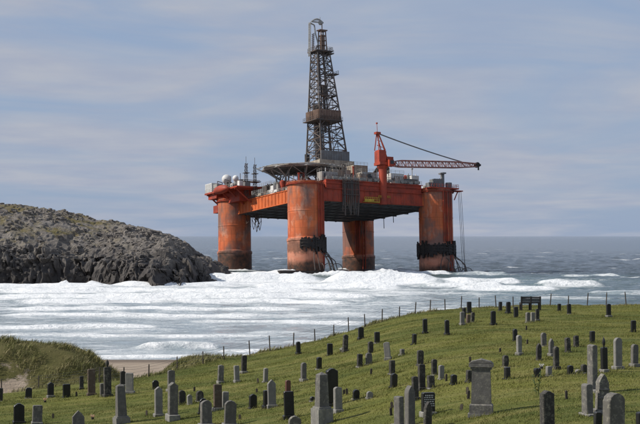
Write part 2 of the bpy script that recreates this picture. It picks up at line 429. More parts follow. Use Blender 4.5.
def hit(px, py):
    """the spot on the field that lies under a pixel of the photograph"""
    Y = np.arange(36, 112, 0.1); X = (px - 320) / FPX * Y
    zr = CAMZ - (py - 236) / FPX * Y
    Yf = fence_y(X)
    ok = np.where((zr <= terrain(X, Y)) & (Y < Yf - 0.3))[0]
    if len(ok): y = Y[ok[0]]
    else: y = float(Y[np.where(Y < Yf - 0.8)[0][-1]])
    return (px - 320) / FPX * y, y

# ------------------------------------------------------------------ grass
def blades(n, xs, ys, hts, wds, name, mat, lean=0.5, wind=(0.35, 0.1)):
    zb = terrain(xs, ys)
    a = rng.uniform(0, 2 * np.pi, n); ux = np.cos(a) * wds; uy = np.sin(a) * wds
    lx = (rng.normal(0, lean, n) + wind[0]) * hts; ly = (rng.normal(0, lean, n) + wind[1]) * hts
    b0 = np.stack([xs - ux, ys - uy, zb - 0.03], 1); b1 = np.stack([xs + ux, ys + uy, zb - 0.03], 1)
    m0 = np.stack([xs - ux * .7 + lx * .35, ys - uy * .7 + ly * .35, zb + hts * .6], 1)
    m1 = np.stack([xs + ux * .7 + lx * .35, ys + uy * .7 + ly * .35, zb + hts * .6], 1)
    tp = np.stack([xs + lx, ys + ly, zb + hts], 1)
    V = np.stack([b0, b1, m1, m0, tp], 1).reshape(-1, 3)
    i = np.arange(n)[:, None] * 5
    F = np.concatenate([i + np.array([[0, 1, 2]]), i + np.array([[0, 2, 3]]), i + np.array([[3, 2, 4]])])
    return np_mesh(name, V, F, mat, False)
def tri_blades(n, xs, ys, hts, wds, name, mat, lean=0.5, wind=(0.3, 0.05)):
    zb = terrain(xs, ys)
    a = rng.uniform(0, 2 * np.pi, n); ux = np.cos(a) * wds; uy = np.sin(a) * wds
    lx = (rng.normal(0, lean, n) + wind[0]) * hts; ly = (rng.normal(0, lean, n) + wind[1]) * hts
    V = np.stack([np.stack([xs - ux, ys - uy, zb - 0.01], 1), np.stack([xs + ux, ys + uy, zb - 0.01], 1), np.stack([xs + lx, ys + ly, zb + hts], 1)], 1).reshape(-1, 3)
    return np_mesh(name, V, np.arange(3 * n).reshape(-1, 3), mat, False)
n = 1500000
ys = 38 + (112 - 38) * rng.uniform(0, 1, n) ** 1.0
xs = rng.uniform(-1, 1, n) * (0.30 * ys + 9)
keep = (ys < fence_y(xs) + 0.5)
dn = fbm(xs / 1.3, ys / 0.9, 3, 61)
keep &= rng.uniform(0, 1, n) < 0.25 + 1.3 * (dn - 0.3)
# the big dune and its foot carry marram instead
keep &= ~((xs < -11.5) & (ys > 86))
xs, ys, dn = xs[keep], ys[keep], dn[keep]; n = len(xs)
ht = (0.02 + 0.04 * rng.uniform(0, 1, n) + 0.07 * np.clip(dn - 0.5, 0, 1))
tag(tri_blades(n, xs, ys, ht, 0.006 + 0.008 * rng.uniform(0, 1, n), 'lawn_grass', M['lawnblade'], 0.55),
    'short mown olive green grass over the burial field', 'grass', kind='stuff')
# marram: dune, fence strip, mounds behind the fence
n = 500000
ys = rng.uniform(82, 122, n); xs = rng.uniform(-38, 36, n)
_, dwv, sv, _, bl = terrain(xs, ys, True)
yf = fence_y(xs)
clump = fbm(xs / 0.9, ys / 0.9, 3, 91)
p = np.where(xs < -11, dwv, sm(-0.3, 0.6, ys - yf))
p = p * (1 - np.clip(sv * 1.5, 0, 1)) * np.clip((clump - 0.33) * 4.5, 0.04, 1)
p = p * np.where((xs > 6) & (ys > yf + 5), 0.0, 1.0)
keep = (rng.uniform(0, 1, n) < p) & (np.abs(xs) < 0.30 * ys + 4)
xs, ys, clump, yf = xs[keep], ys[keep], clump[keep], yf[keep]; n = len(xs)
ht = (0.14 + 0.36 * rng.uniform(0, 1, n) ** 1.7) * np.clip(0.4 + 1.6 * (clump - 0.35), 0.3, 1.3)
ht = ht * np.where(xs > -11, 0.75, 1.0) * np.where(xs > 8, 0.55, 1.0)
tag(blades(n, xs, ys, ht, 0.010 + 0.014 * rng.uniform(0, 1, n), 'marram_grass', M['marram'], 0.38, (0.45, 0.0)),
    'rough marram grass on the dune and along the fence', 'grass', kind='stuff')

# ------------------------------------------------------------------ sea
def sea_mat():
    m = Mat('sea_water_foam', 0.12, 0.5)
    m.b.inputs['IOR'].default_value = 1.33
    v = m.coord('Object'); vl = m.coord('Object', (0.6, 1.0, 1))
    foam = m.attr('foam'); aer = m.attr('aer')
    deep = m.mix(m.noise(v, 0.012, 4), (0.042, 0.058, 0.067), (0.055, 0.071, 0.079))
    c = m.mix(m.rng(aer, 0.0, 0.5), deep, (0.105, 0.165, 0.172))
    c = m.mix(m.rng(aer, 0.45, 0.85), c, (0.33, 0.385, 0.41))
    lace = m.n('ShaderNodeTexNoise', inp={'Scale': 0.16, 'Detail': 9, 'Roughness': 0.68, 'Distortion': 0.9}); m.l(vl, lace.inputs['Vector'])
    lace2 = m.n('ShaderNodeTexNoise', inp={'Scale': 1.1, 'Detail': 6, 'Roughness': 0.7}); m.l(v, lace2.inputs['Vector'])
    k = m.math('ADD', m.math('MULTIPLY', m.math('SUBTRACT', lace.outputs['Fac'], 0.5), 1.9), m.math('MULTIPLY', m.math('SUBTRACT', lace2.outputs['Fac'], 0.5), 0.7))
    ff = m.math('ADD', foam, k)
    ff = m.math('MULTIPLY', m.rng(ff, 0.30, 0.80), m.rng(foam, 0.02, 0.14))
    fc = m.mix(m.noise(m.coord('Object', (.7, 1, 1.6)), 0.5, 8, 0.72, .35, .68), (0.85, 0.86, 0.86), (0.73, 0.755, 0.765))  # soft grey shading of the rollers mottled into the foam colour
    m.col(m.mix(ff, c, fc))
    m.l(m.rng(ff, 0, 1, 0.10, 0.85), m.b.inputs['Roughness'])
    m.l(m.rng(ff, 0, 1, 0.5, 0.1), m.b.inputs['Specular IOR Level'])
    b1 = m.n('ShaderNodeTexNoise', inp={'Scale': 0.55, 'Detail': 8, 'Roughness': 0.62, 'Distortion': 0.4}); m.l(m.coord('Object', (0.7, 1, 1)), b1.inputs['Vector'])
    hgt = m.math('ADD', m.math('MULTIPLY', b1.outputs['Fac'], 1.0), m.math('MULTIPLY', m.math('MULTIPLY', ff, lace2.outputs['Fac']), 0.4))
    m.bump(hgt, 0.9, 0.9)
    return m.m
M['sea'] = sea_mat()
sx = np.concatenate([-np.geomspace(60000, 240, 26), np.linspace(-240, -125, 60)[1:-1], np.arange(-125, 135, 0.85), np.linspace(135, 250, 60), np.geomspace(250, 60000, 26)[1:]])
sy = np.concatenate([np.arange(146, 330, 0.55), np.arange(330, 560, 0.9), 560 + np.cumsum(np.geomspace(1.0, 22, 190)), ])
sy = np.concatenate([sy, np.geomspace(sy[-1] + 30, 70000, 40)])
SX, SY = np.meshgrid(sx, sy)
fade = 1 - sm(900, 2300, SY); fx = 1 - sm(200, 400, np.abs(SX))
wx = SX + 10 * (fbm(SX / 40, SY / 40, 2, 41) - .5); wy = SY + 14 * (fbm(SX / 45, SY / 45, 2, 42) - .5)
calm = np.interp(SY, [146, 172, 230, 330, 490, 600], [0.0, 0.08, 0.22, 0.36, 0.55, 1.0])
zs = (0.28 * np.sin(wy / 5.2 + 0.05 * wx) + 0.24 * np.sin(wy / 2.6 - 0.16 * wx + 1.3) + 0.20 * np.sin(wy / 1.5 + 0.3 * wx))
zs = zs * (0.35 + 1.1 * fbm(SX / 22, SY / 30, 3, 43))
zs = zs + 1.5 * (fbm(SX / 6.0, SY / 3.6, 4, 44, .6) - .5)
zs = zs * calm * fade * fx
# foam cover: a surf belt from the rig to the beach, thinning towards open water on the right
side = SX / SY * FPX      # direction across the bay seen from the field, used only as a bay-wide gradient
ang = np.degrees(np.arctan2(SX, SY))
belt = np.interp(SY, [146, 172, 186, 205, 235, 290, 335, 360, 470, 500, 530], [.58, .48, .32, .33, .40, .42, .48, .62, .74, .35, .04])
right = np.interp(ang, [-30, 1.0, 3.2, 4.2, 6.5, 8.0, 11], [1, 1, .95, .68, .5, .34, .26])
foam = belt * right
foam = foam + 0.34 * (fbm(SX / 26, SY / 34, 4, 45) - .5) * sm(0.05, 0.3, foam)
streak = fbm(SX / 60, SY / 9, 3, 49)
foam = foam + 0.30 * (streak - .5) * sm(0.05, 0.3, foam)
aer = np.clip(foam * 1.15, 0, 1)
aer = np.maximum(aer, np.interp(SY, [146, 170, 260, 480, 560], [1., .95, .85, .6, .0]) * np.interp(ang, [-30, 4, 8, 11, 14], [1, 1, .6, .35, .2]))
def breaker(y0, x0, x1, hh, wf=3.0, wb=7.0, wob=16, seed=0, white=0.9, lump=0.6, trail=22):
    """a rolling crest that faces the shore"""
    global zs, foam, aer
    yb = y0 + wob * (fbm(SX / 30 + seed * 3.1, SX * 0 + seed, 3, seed + 100) - .5)
    env = sm(x0, x0 + 0.22 * (x1 - x0), SX) * (1 - sm(x1 - 0.22 * (x1 - x0), x1, SX))
    env = env * (0.55 + 0.75 * fbm(SX / 17 + seed, SX * 0 + 5.5, 3, seed + 140, .4))
    d = SY - yb
    rd = np.where(d < 0, np.exp(-(d / wf) ** 2), np.exp(-(d / wb) ** 2))
    lp = fbm(SX / 3.4, SY / 3.4, 4, seed + 180)
    zs = zs + hh * env * rd * (1 + lump * 1.0 * (lp - .5))
    ft = np.where(d < 0, np.exp(-(d / (wf * 2.6)) ** 2), np.exp(-(d / 4.0) ** 2)) * np.clip(env * 1.25, 0, 1)
    foam = np.maximum(foam, white * ft)
    tr = np.where(d < 0, np.exp(-(d / trail) ** 2), 0) * np.clip(env, 0, 1)
    foam = np.maximum(foam, white * 0.66 * tr * (0.75 + 0.5 * fbm(SX / 12, SY / 9, 3, seed + 220)))
    aer = np.maximum(aer, np.clip(env, 0, 1) * 0.75 * np.exp(-(d / 12) ** 2))
breaker(448, -2, 38, 3.9, 3.6, 9, 10, 1, 1.4, 0.45, 30)
breaker(464, -46, 4, 2.7, 3.4, 9, 12, 2, 1.3, 0.45, 26)
breaker(424, -60, -20, 0.9, 3.0, 8, 10, 18, 1.25, 0.45, 22)
breaker(412, -100, -52, 1.0, 3.0, 8, 8, 3, 1.25, 0.5, 24)
breaker(402, -22, 26, 1.3, 3.0, 8, 12, 4, 1.2, 0.4, 20)
breaker(372, -90, 10, 1.0, 2.6, 7, 16, 19, 1.15, 0.4, 18)
breaker(340, -85, 26, 0.95, 2.4, 7, 16, 5, 1.1, 0.4, 15)
breaker(312, -70, 14, 0.75, 2.2, 6, 14, 6, 1.05, 0.4, 12)
breaker(286, -66, 6, 0.55, 2.0, 6, 12, 20, 1.0, 0.4, 9)
breaker(262, -60, -2, 0.5, 1.8, 5, 12, 7, 1.0, 0.4, 8)
breaker(228, -62, -20, 0.5, 1.3, 4, 6, 8, 1.05, 0.4, 4)
breaker(240, -24, 10, 0.4, 1.3, 4, 8, 9, 0.95, 0.4, 5)
breaker(208, -50, 0, 0.25, 1.2, 4, 8, 21, 0.8, 0.4, 4)
breaker(187, -23, -11, 0.8, 1.3, 3.5, 4, 10, 0.75, 0.5, 4)
breaker(181, -14, 2, 0.3, 1.2, 3, 4, 11, 0.8, 0.4, 4)
breaker(173, -30, 0, 0.2, 1.0, 2.5, 4, 22, 0.95, 0.3, 3)
breaker(418, 56, 78, 1.5, 3.0, 7, 6, 12, 0.78, 0.4, 4)
breaker(385, 30, 62, 1.1, 3.0, 7, 16, 13, 0.85, 0.4, 12)
breaker(446, 32, 60, 1.4, 3.0, 7, 12, 14, 0.95, 0.4, 12)
breaker(415, 24, 52, 1.2, 3.0, 7, 12, 23, 0.95, 0.4, 14)
breaker(520, 78, 104, 0.8, 2.4, 6, 6, 15, 0.55, 0.4, 3)
breaker(545, 44, 68, 0.7, 2.4, 6, 6, 16, 0.5, 0.4, 3)
breaker(360, 60, 84, 0.7, 2.0, 5, 8, 17, 0.62, 0.4, 8)
breaker(336, 40, 66, 0.6, 2.0, 5, 8, 24, 0.6, 0.4, 8)
# splashes against the rocks and the rig
for px_, py_, rx, hh in [(-62, 428, 2.0, 1.5), (-70, 425, 1.8, 1.2), (-33, 446, 6.0, 0.7), (-26, 476, 6, 0.7),
                         (2, 524, 6, 1.2), (22, 531, 7, 1.2), (-10, 528, 6, 1.0)]:
    q = np.exp(-((SX - px_) / rx) ** 2 - ((SY - py_) / 2.8) ** 2)
    zs = zs + hh * q * (0.1 + 1.8 * fbm(SX / 1.4, SY / 1.8, 3, 300, .7)); foam = np.maximum(foam, 1.25 * np.sqrt(q))
for cx_, cy_ in ((-5, 538.5), (42, 565.5), (-32, 585.5), (15, 612.5)):      # wash round the legs
    d_ = np.hypot(SX - cx_, SY - cy_) - 6.5
    q = np.exp(-(d_ / 4.5) ** 2) * (0.35 + 1.0 * fbm(SX / 4, SY / 4, 3, 310)); foam = np.maximum(foam, 1.0 * q); zs = zs + .9 * q * vn(SX / 2, SY / 2, 311); aer = np.maximum(aer, .7 * q)
for y_, x0_, x1_ in ((530, -44, -2), (528, 0, 30), (548, 26, 48)):
    breaker(y_, x0_, x1_, 1.2, 2.6, 6, 8, int(y_) - 500, .95, .5, 8)
# whitecaps on the open sea
wc = fbm(SX / 26, SY / 20, 4, 51)
foam = np.maximum(foam, np.where(SY > 480, np.clip((wc - 0.685) * 5.5, 0, .6), 0) * (1 - sm(1200, 2600, SY)))
zs = np.where(SY < 150, -0.15, zs)
sea = np_mesh('sea', np.stack([SX, SY, zs], -1).reshape(-1, 3), grid_faces(len(sy), len(sx)), M['sea'], True, {'foam': foam, 'aer': aer})
tag(sea, kind='structure')

# ------------------------------------------------------------------ rocky headland
def rock_mat():
    m = Mat('gneiss_rock', 0.9, 0.15); v = m.coord('Object')
    tc = m.n('ShaderNodeNewGeometry'); sp = m.n('ShaderNodeSeparateXYZ'); m.l(tc.outputs['Position'], sp.inputs[0])
    sn = m.n('ShaderNodeSeparateXYZ'); m.l(tc.outputs['Normal'], sn.inputs[0])
    z = sp.outputs[2]
    c = m.mix(m.noise(v, 0.5, 7, 0.75, .36, .64), (0.30, 0.272, 0.242), (0.115, 0.102, 0.092))
    c = m.mix(m.math('MULTIPLY', m.noise(v, 1.6, 5, 0.7, 0.5, 0.7), 0.6), c, (0.09, 0.082, 0.075))
    zn = m.math('ADD', z, m.math('MULTIPLY', m.math('SUBTRACT', m.noise(v, 0.12, 6, .68), 0.5), 9.0))
    veg = m.math('MULTIPLY', m.rng(zn, 8.0, 14.0), m.math('MULTIPLY', m.rng(sn.outputs[2], 0.35, 0.7), m.noise(v, 0.13, 6, 0.72, 0.44, 0.60)))
    veg = m.math('MULTIPLY', veg, m.attr('veg'))
    g = m.mix(m.noise(v, 0.5, 5), (0.125, 0.112, 0.045), (0.19, 0.15, 0.08))
    c = m.mix(veg, c, g)
    wet = m.rng(zn, 13.0, 3.5)
    c = m.mix(m.math('MULTIPLY', wet, 0.88), c, (0.048, 0.043, 0.041))
    m.col(c); m.l(m.rng(wet, 0, 1, 0.95, 0.5), m.b.inputs['Roughness'])
    m.bump(m.noise(v, 1.3, 8, 0.75), 0.6, 0.35)
    return m.m
M['rock'] = rock_mat()
CX = [-320, -190, -130, -97, -79, -69.7, -57.6, -51.5, -45.5, -42.4, -39.4, -34.9, -29.4, -25.5]
CZ = [36, 31, 26.6, 22.9, 20.3, 18.0, 16.0, 14.6, 12.4, 9.9, 6.9, 4.6, 2.0, -2]
FTX = [-320, -90, -66, -55, -45, -38, -33, -28, -24]
FTY = [440, 426, 434, 424, 413, 418, 448, 484, 506]
def head_h(X, Y):
    zc = np.interp(X, CX, CZ) + 2.0
    wob = 9 * (fbm(X / 11, Y / 40, 3, 71) - .5)
    s = Y - np.interp(X, FTX, FTY) - wob
    right = sm(-52, -36, X)
    deep = 52 - 26 * right
    P = 0.46 * sm(-1, 7, s) + 0.54 * sm(3, deep, s)
    back = 1 - sm(505 + 0 * X, 560, Y)
    Hh = (zc) * P * back - 2.0
    amp = sm(-2, 4, s) * back
    rg = ridged(X / 9, Y / 7, 4, 72)
    amp = amp * (1 - .5 * sm(10, 28, s) * (1 - right))
    Hh = Hh + amp * (np.minimum(zc * 0.12, 1.7) * (rg - 0.62) * 2 + 1.9 * (cell(X / 4.2 + .3 * vn(X, Y, 90), Y / 5.0, 73)[0] - .5) * (0.25 + 1.1 * sm(.4, .62, fbm(X / 13, Y / 13, 2, 95))) + 0.95 * (cell(X / 1.7, Y / 1.9, 74)[0] - .5))
    return Hh, s
hx = np.concatenate([np.linspace(-320, -125, 70)[:-1], np.arange(-125, -22, 0.5)]); hy = np.concatenate([np.arange(400, 500, 0.5), np.linspace(500, 575, 50)])
XX, YY = np.meshgrid(hx, hy)
HH, ss = head_h(XX, YY)
# stepped joints: the rock breaks into blocks
blk = np.floor(HH / 1.3 + 1.6 * vn(XX / 5, YY / 5, 75)) * 1.3
cl = sm(-1, 2, ss) * (1 - sm(9, 22, ss))
HH = HH * (1 - 0.45 * cl) + (blk - 0.8) * 0.45 * cl
dxn = (fbm(XX / 2.6, HH / 2.6, 3, 76) - .5) * 3.2 * cl; dyn = ((ridged(XX / 3.0, HH / 7.0, 3, 79) - .55) * 4.2 + (ridged(XX / 9.0, HH / 30.0, 2, 78) - .55) * 6.0) * cl
dxn = dxn * .3; dyn = dyn * .55 + (2.6 * (cell(XX / 2.3, HH / 3.4, 85)[0] - .5) + 1.3 * (cell(XX / .95, HH / 1.3, 86)[0] - .5)) * cl
vegm = 1 - sm(-74, -50, XX + 14 * (fbm(XX / 15, YY / 15, 3, 81) - .5)) * 0.85
head = np_mesh('headland', np.stack([XX + dxn, YY + dyn, HH], -1).reshape(-1, 3), grid_faces(len(hy), len(hx)), M['rock'], False, {'veg': vegm})
tag(head, kind='structure')
# boulders and ledges strewn over the headland
def rock_shape(r_):
    """an angular block: a cube with its corners pushed about and one cut face"""
    V = []
    for k in (-1, 1):
        for j in (-1, 1):
            for i in (-1, 1):
                V.append((i * r_.uniform(.55, 1), j * r_.uniform(.55, 1), k * r_.uniform(.4, .85)))
    V.append((r_.uniform(-.3, .3), r_.uniform(-.3, .3), 1.0))
    F = [(0, 2, 3), (0, 3, 1), (4, 5, 8), (5, 7, 8), (7, 6, 8), (6, 4, 8), (0, 1, 5), (0, 5, 4), (2, 6, 7), (2, 7, 3), (0, 4, 6), (0, 6, 2), (1, 3, 7), (1, 7, 5)]
    return np.array(V), np.array(F)
rr = random.Random(5)
shapes = [rock_shape(rr) for _ in range(14)]
n = 16000
bx_ = rng.uniform(-125, -30, n); by_ = rng.uniform(405, 500, n)
bh, bs = head_h(bx_, by_)
dens = fbm(bx_ / 9, by_ / 9, 3, 83)
rightish = sm(-85, -55, bx_)
keep = (bs > 1) & (bh > 1) & (rng.uniform(0, 1, n) < np.clip((dens - 0.48) * 3.0 + 0.35 * rightish, 0.02, 1))
bx_, by_, bh = bx_[keep], by_[keep], bh[keep]
Vs, Fs, off = [], [], 0
for i in range(len(bx_)):
    V, F = shapes[rr.randrange(14)]
    sc = 0.16 + 0.6 * rr.random() ** 3; a = rr.uniform(0, 6.28); cs, sn_ = math.cos(a), math.sin(a)
    Rm = np.array([[cs, -sn_, 0], [sn_, cs, 0], [0, 0, 1]])
    Vs.append((V * np.array([1.2, .9, .75]) * sc) @ Rm.T + np.array([bx_[i], by_[i], bh[i] + 0.12 * sc])); Fs.append(F + off); off += 9
rub = np_mesh('rubble', np.concatenate(Vs), np.concatenate(Fs), M['rock'], False, {'veg': np.zeros(off)})
rub.parent = head; tag(rub, kind='stuff')
shape_me = []
for V, F in shapes[:6]:
    me = bpy.data.meshes.new('boulder'); me.from_pydata([tuple(v) for v in V], [], [tuple(int(q) for q in f) for f in F]); me.materials.append(M['rock']); shape_me.append(me)
for i, (px_, Y, sc) in enumerate([(5, 468, 2.6), (14, 470, 2.2), (27, 470, 2.4), (36, 472, 1.9), (48, 470, 2.1), (60, 468, 2.0), (72, 468, 1.7), (84, 466, 1.8), (98, 466, 2.0), (110, 464, 2.2), (121, 462, 1.8),
                                  (133, 460, 1.9), (145, 455, 2.2), (155, 452, 2.0), (166, 448, 2.1), (62, 440, 1.8), (90, 445, 1.9), (108, 438, 2.2), (126, 436, 2.4), (140, 430, 2.5), (150, 428, 2.2), (40, 450, 1.7), (20, 446, 1.9), (78, 452, 1.6), (116, 450, 2.0)]):
    X = (px_ - 320) / FPX * Y; h0, _ = head_h(np.array([X]), np.array([float(Y)]))
    o = bpy.data.objects.new('boulder', shape_me[i % 6]); C.objects.link(o); o.parent = head
    o.location = (X, Y, float(h0[0]) + 0.1 * sc); o.rotation_euler = (rr.uniform(-.3, .3), rr.uniform(-.3, .3), rr.uniform(0, 6)); o.scale = (sc * .5, sc * .45, sc * .3)
# low skerries awash off the point
for i, (px_, Y, a, b, c, lab) in enumerate([(222, 470, 5.2, 3.0, 2.6, 'low black skerry awash at the tip of the headland'), (206, 445, 4.0, 3.0, 2.8, 'dark wet rock in the surf close under the headland point'),
                                         (42, 420, 3.0, 2.0, 1.7, 'small wet rock among spray at the foot of the cliffs'), (232, 492, 4.0, 2.6, 1.9, 'outermost flat rock in foam before the rig leg')]):
    X = (px_ - 320) / FPX * Y
    t = np.linspace(0, 2 * np.pi, 41)[:-1]; rs = np.linspace(0, 1, 15)
    T, RS = np.meshgrid(t, rs); x_ = np.cos(T) * RS; y_ = np.sin(T) * RS
    hz = (1 - RS ** 2.2) * c * (0.55 + 0.9 * ridged(x_ * 2.2 + i * 7, y_ * 2.2, 4, 200 + i)) - 1.2
    rim = 1 + 0.35 * (vn(np.cos(T) * 2 + i * 5, np.sin(T) * 2, 230) - .5)
    V = np.stack([x_ * a * rim, y_ * b * rim, hz], -1).reshape(-1, 3)
    k = np.arange(14)[:, None] * 40; j = np.arange(40)[None, :]
    F = np.stack([k + j, k + (j + 1) % 40, k + 40 + (j + 1) % 40, k + 40 + j], -1).reshape(-1, 4)
    o = np_mesh('skerry', V, F, M['rock'], False, {'veg': np.zeros(len(V))}); o.location = (X, Y, 0)
    tag(o, lab, 'rock')

# ------------------------------------------------------------------ the drilling rig
GU, GV = -0.037, -0.090           # it sits aground, listing away from the shore
U0 = Vector((0.866, 0.5, 0)); V0 = Vector((-0.5, 0.866, 0))
nrm = Vector((-(GU * 0.866 - GV * 0.5), -(GU * 0.5 + GV * 0.866), 1)).normalized()
Ua = (U0 - nrm * U0.dot(nrm)).normalized(); Va = nrm.cross(Ua)
RM = Matrix((Ua, Va, nrm)).transposed()
rig = empty('drilling_rig', (4.95, 577.0, 22.5), RM.to_euler())
rig.empty_display_size = 5
tag(rig, 'orange four legged offshore drilling rig aground and listing in the surf', 'oil rig')
HC = 27.36; HD_ = 28.6
q = random.Random(3)
def part(name, mb, mat, parent=rig, smooth=False): return mb.build(name, M[mat], parent, smooth)
def rail(mb, pts, h=1.2, step=2.0, r=0.05):
    for a, b in zip(pts[:-1], pts[1:]):
        a = Vector(a); b = Vector(b); L = (b - a).length; k = max(1, int(L / step))
        for i in range(k + 1):
            p = a.lerp(b, i / k); mb.tube(p, p + Vector((0, 0, h)), r, 4)
        for hh in (h, h * 0.55): mb.tube(a + Vector((0, 0, hh)), b + Vector((0, 0, hh)), r, 4)
    return mb
# hull deck box
part('deck_box', MB().span(-HD_, HD_, -HD_, HD_, 0, 4.7), 'orange')
mb = MB()
for i in range(-6, 7):
    mb.box((i * 4.3, 0, -0.2), (0.35, 2 * HD_ - 1.5, 0.4)); 
for i in range(-3, 4): mb.box((0, i * 8.2, -0.3), (2 * HD_ - 1.5, 0.5, 0.6))
mb.span(-HD_ + .3, HD_ - .3, -HD_ + .3, HD_ - .3, -0.12, -0.02)
part('underdeck_girders', mb, 'under')
mb = MB()                              # plate stiffeners on the two faces that show
for i in range(-8, 9):
    mb.box((-HD_ - 0.09, i * 2.55, 2.3), (0.18, 0.22, 4.2))
mb.box((-HD_ - .12, 0, 4.62), (.24, 2 * HD_ - 14, .3)); mb.box((-HD_ - .12, 0, .16), (.24, 2 * HD_ - 14, .3))
part('stiffener', mb, 'orange')
# upper hull wall along the face towards the shore
for i in range(10):                                   # hull plates of the shore side, its shade put into their redder paint
    part('hull_plate', MB().box((-18.6 + i * 4.15, -HD_ - .03, 2.35), (4.05, .1, 4.55)), 'redorange')
part('side_wall', MB().span(-19.5, 20.5, -HD_ + 0.12, -HD_ + 6, 4.7, 7.6), 'redorange')
mb = MB()
for i in range(19):
    u = -19 + i * 2.18; mb.box((u, -HD_ - 0.08, 2.6), (0.2, 0.16, 4.6))
for wv in (0.15, 4.5, 6.4, 7.6): mb.box((0.5, -HD_ - 0.18, wv), (41, 0.36 if wv != 4.5 else .9, 0.22))
part('stiffener', mb, 'redorange')
mb = MB()
rail(mb, [(-19.5, -HD_ - 0.2, 7.7), (20.5, -HD_ - 0.2, 7.7)], 1.3, 1.4, .06)
for i in range(14): mb.box((-18.8 + i * 2.9, -HD_ + 0.1, 8.3 + .2 * (i % 2)), (1.5 + .6 * (i % 3), .25, .9))
part('railing', mb, 'palesteel')
part('railing', rail(MB(), [(-HD_, -20, 4.75), (-HD_, 20, 4.75)], 1.2, 1.6, .06), 'palesteel')
# columns
for (cu, cv, key) in ((-1, -1, 'near'), (1, -1, 'right'), (-1, 1, 'left'), (1, 1, 'back')):
    cx, cy = cu * HC, cv * HC
    prof = [(6.15, -27), (6.45, -24.5), (6.45, -14.6), (6.62, -14.4), (6.62, -13.6), (6.2, -13.2), (6.2, -4.3), (6.28, -4.2), (6.28, -3.9), (6.2, -3.8), (6.2, 5.6), (6.45, 5.7), (6.45, 6.2), (6.1, 6.2)]
    mb = MB().lathe(prof, (0, 0, 0), 56)
    col = mb.build('column', M['column' if cv < 0 else 'columnweed'], rig, True); col.location = (cx, cy, 0)
    col.data.set_sharp_from_angle(angle=R(30))
    mb = MB()                                # torn fender belt
    fullring = key in ('right',)
    a0, a1 = (0, 360) if fullring else ((226, 400) if key == 'near' else (0, 0))
    if a1 > a0:
        st = 4
        for a in np.arange(a0, a1, st):
            t = R(a); h = 2.6 + 3.4 * q.random() ** 1.5; zc = -15.9 + 1.8 * (q.random() - .5)
            rdx = 6.75 + .25 * q.random()
            ax = (Vector((-math.sin(t), math.cos(t), 0)), Vector((math.cos(t), math.sin(t), 0)), Vector((0, 0, 1)))
            mb.box((rdx * math.cos(t), rdx * math.sin(t), zc), (0.5, 0.55, h), ax)
        for k in range(3):
            for a in np.arange(a0, a1 - 8, 8):
                p = [Vector((7.05 * math.cos(R(b)), 7.05 * math.sin(R(b)), -14.6 - k * 1.1 + .3 * q.random())) for b in (a, a + 8)]
                mb.tube(p[0], p[1], .22, 5)
        mb.build('fender_belt', M['black'], col)
    if key in ('near', 'right', 'back'):     # service pipes up the side
        mb = MB(); base = 285 if key == 'near' else (262 if key == 'right' else 230)
        for k, dr in ((0, 0.32), (7, .22), (13, 0.4), (24, .25), (33, .3)):
            t = R(base + k); mb.tube((6.55 * math.cos(t), 6.55 * math.sin(t), -13 if k < 20 else -24), (6.55 * math.cos(t), 6.55 * math.sin(t), 5.4), dr * .7, 6)
        mb.build('pipe', M['redorange'], col)
    if key in ('near', 'right'):             # bent anchor racks and cables at the foot
        mb = MB()
        for k in range(9):
            t = R((265 if key == 'near' else 255) + k * 11); zt = -17.5 - 2 * q.random()
            p0 = Vector((6.8 * math.cos(t), 6.8 * math.sin(t), zt)); t2 = t + R(q.uniform(-14, 14)); rr_ = 8 + 2.5 * q.random()
            p1 = Vector((rr_ * math.cos(t2), rr_ * math.sin(t2), -22.2 + 1.2 * q.random())); p2 = Vector(((rr_ + 1) * math.cos(t2), (rr_ + 1) * math.sin(t2), -25))
            mb.path([p0, p0.lerp(p1, .6) + Vector((0, 0, .4)), p1, p2], .16, 5)
        for k in range(3):
            t = R(278 + 16 * k); pts = []
            for s_ in np.linspace(0, math.pi, 9):
                pts.append(Vector(((8.0 + 3.2 * k / 2 + 2.2 * math.cos(s_)) * math.cos(t), (8.0 + 3.2 * k / 2 + 2.2 * math.cos(s_)) * math.sin(t), -24.5 + 2.0 * math.sin(s_))))
            MB().path(pts, .12, 6).build('bent_pipe', M['steel'], col)
        mb.build('anchor_rack', M['steel'], col)
    mb = MB().lathe([(6.3, 0), (6.85, .1), (6.85, .3), (6.3, .35)], (0, 0, 5.1), 32)
    rail(mb, [(6.7 * math.cos(R(a)), 6.7 * math.sin(R(a)), 5.4) for a in range(0, 361, 30)], 1.1, 2.5, .05)
    mb.build('walkway', M['redorange'], col)
# pontoons awash
for cv in (-1, 1):
    mb = MB(); n_ = 14; pr = [(-7.5, -32), (7.5, -32), (7.9, -31.5), (7.9, -25.8), (7.3, -25.2), (-7.3, -25.2), (-7.9, -25.8), (-7.9, -31.5)]
    us = [-41, -38, 38, 41]
    vs_ = [(u, cv * HC + a * (0.8 if abs(u) > 40 else 1), b) for u in us for a, b in pr]
    fs = [(j * 8 + i, j * 8 + (i + 1) % 8, (j + 1) * 8 + (i + 1) % 8, (j + 1) * 8 + i) for j in range(3) for i in range(8)] + [tuple(range(8)), tuple(range(31, 23, -1))]
    fixn(mb.add(vs_, fs).build('pontoon', M['black'], rig))
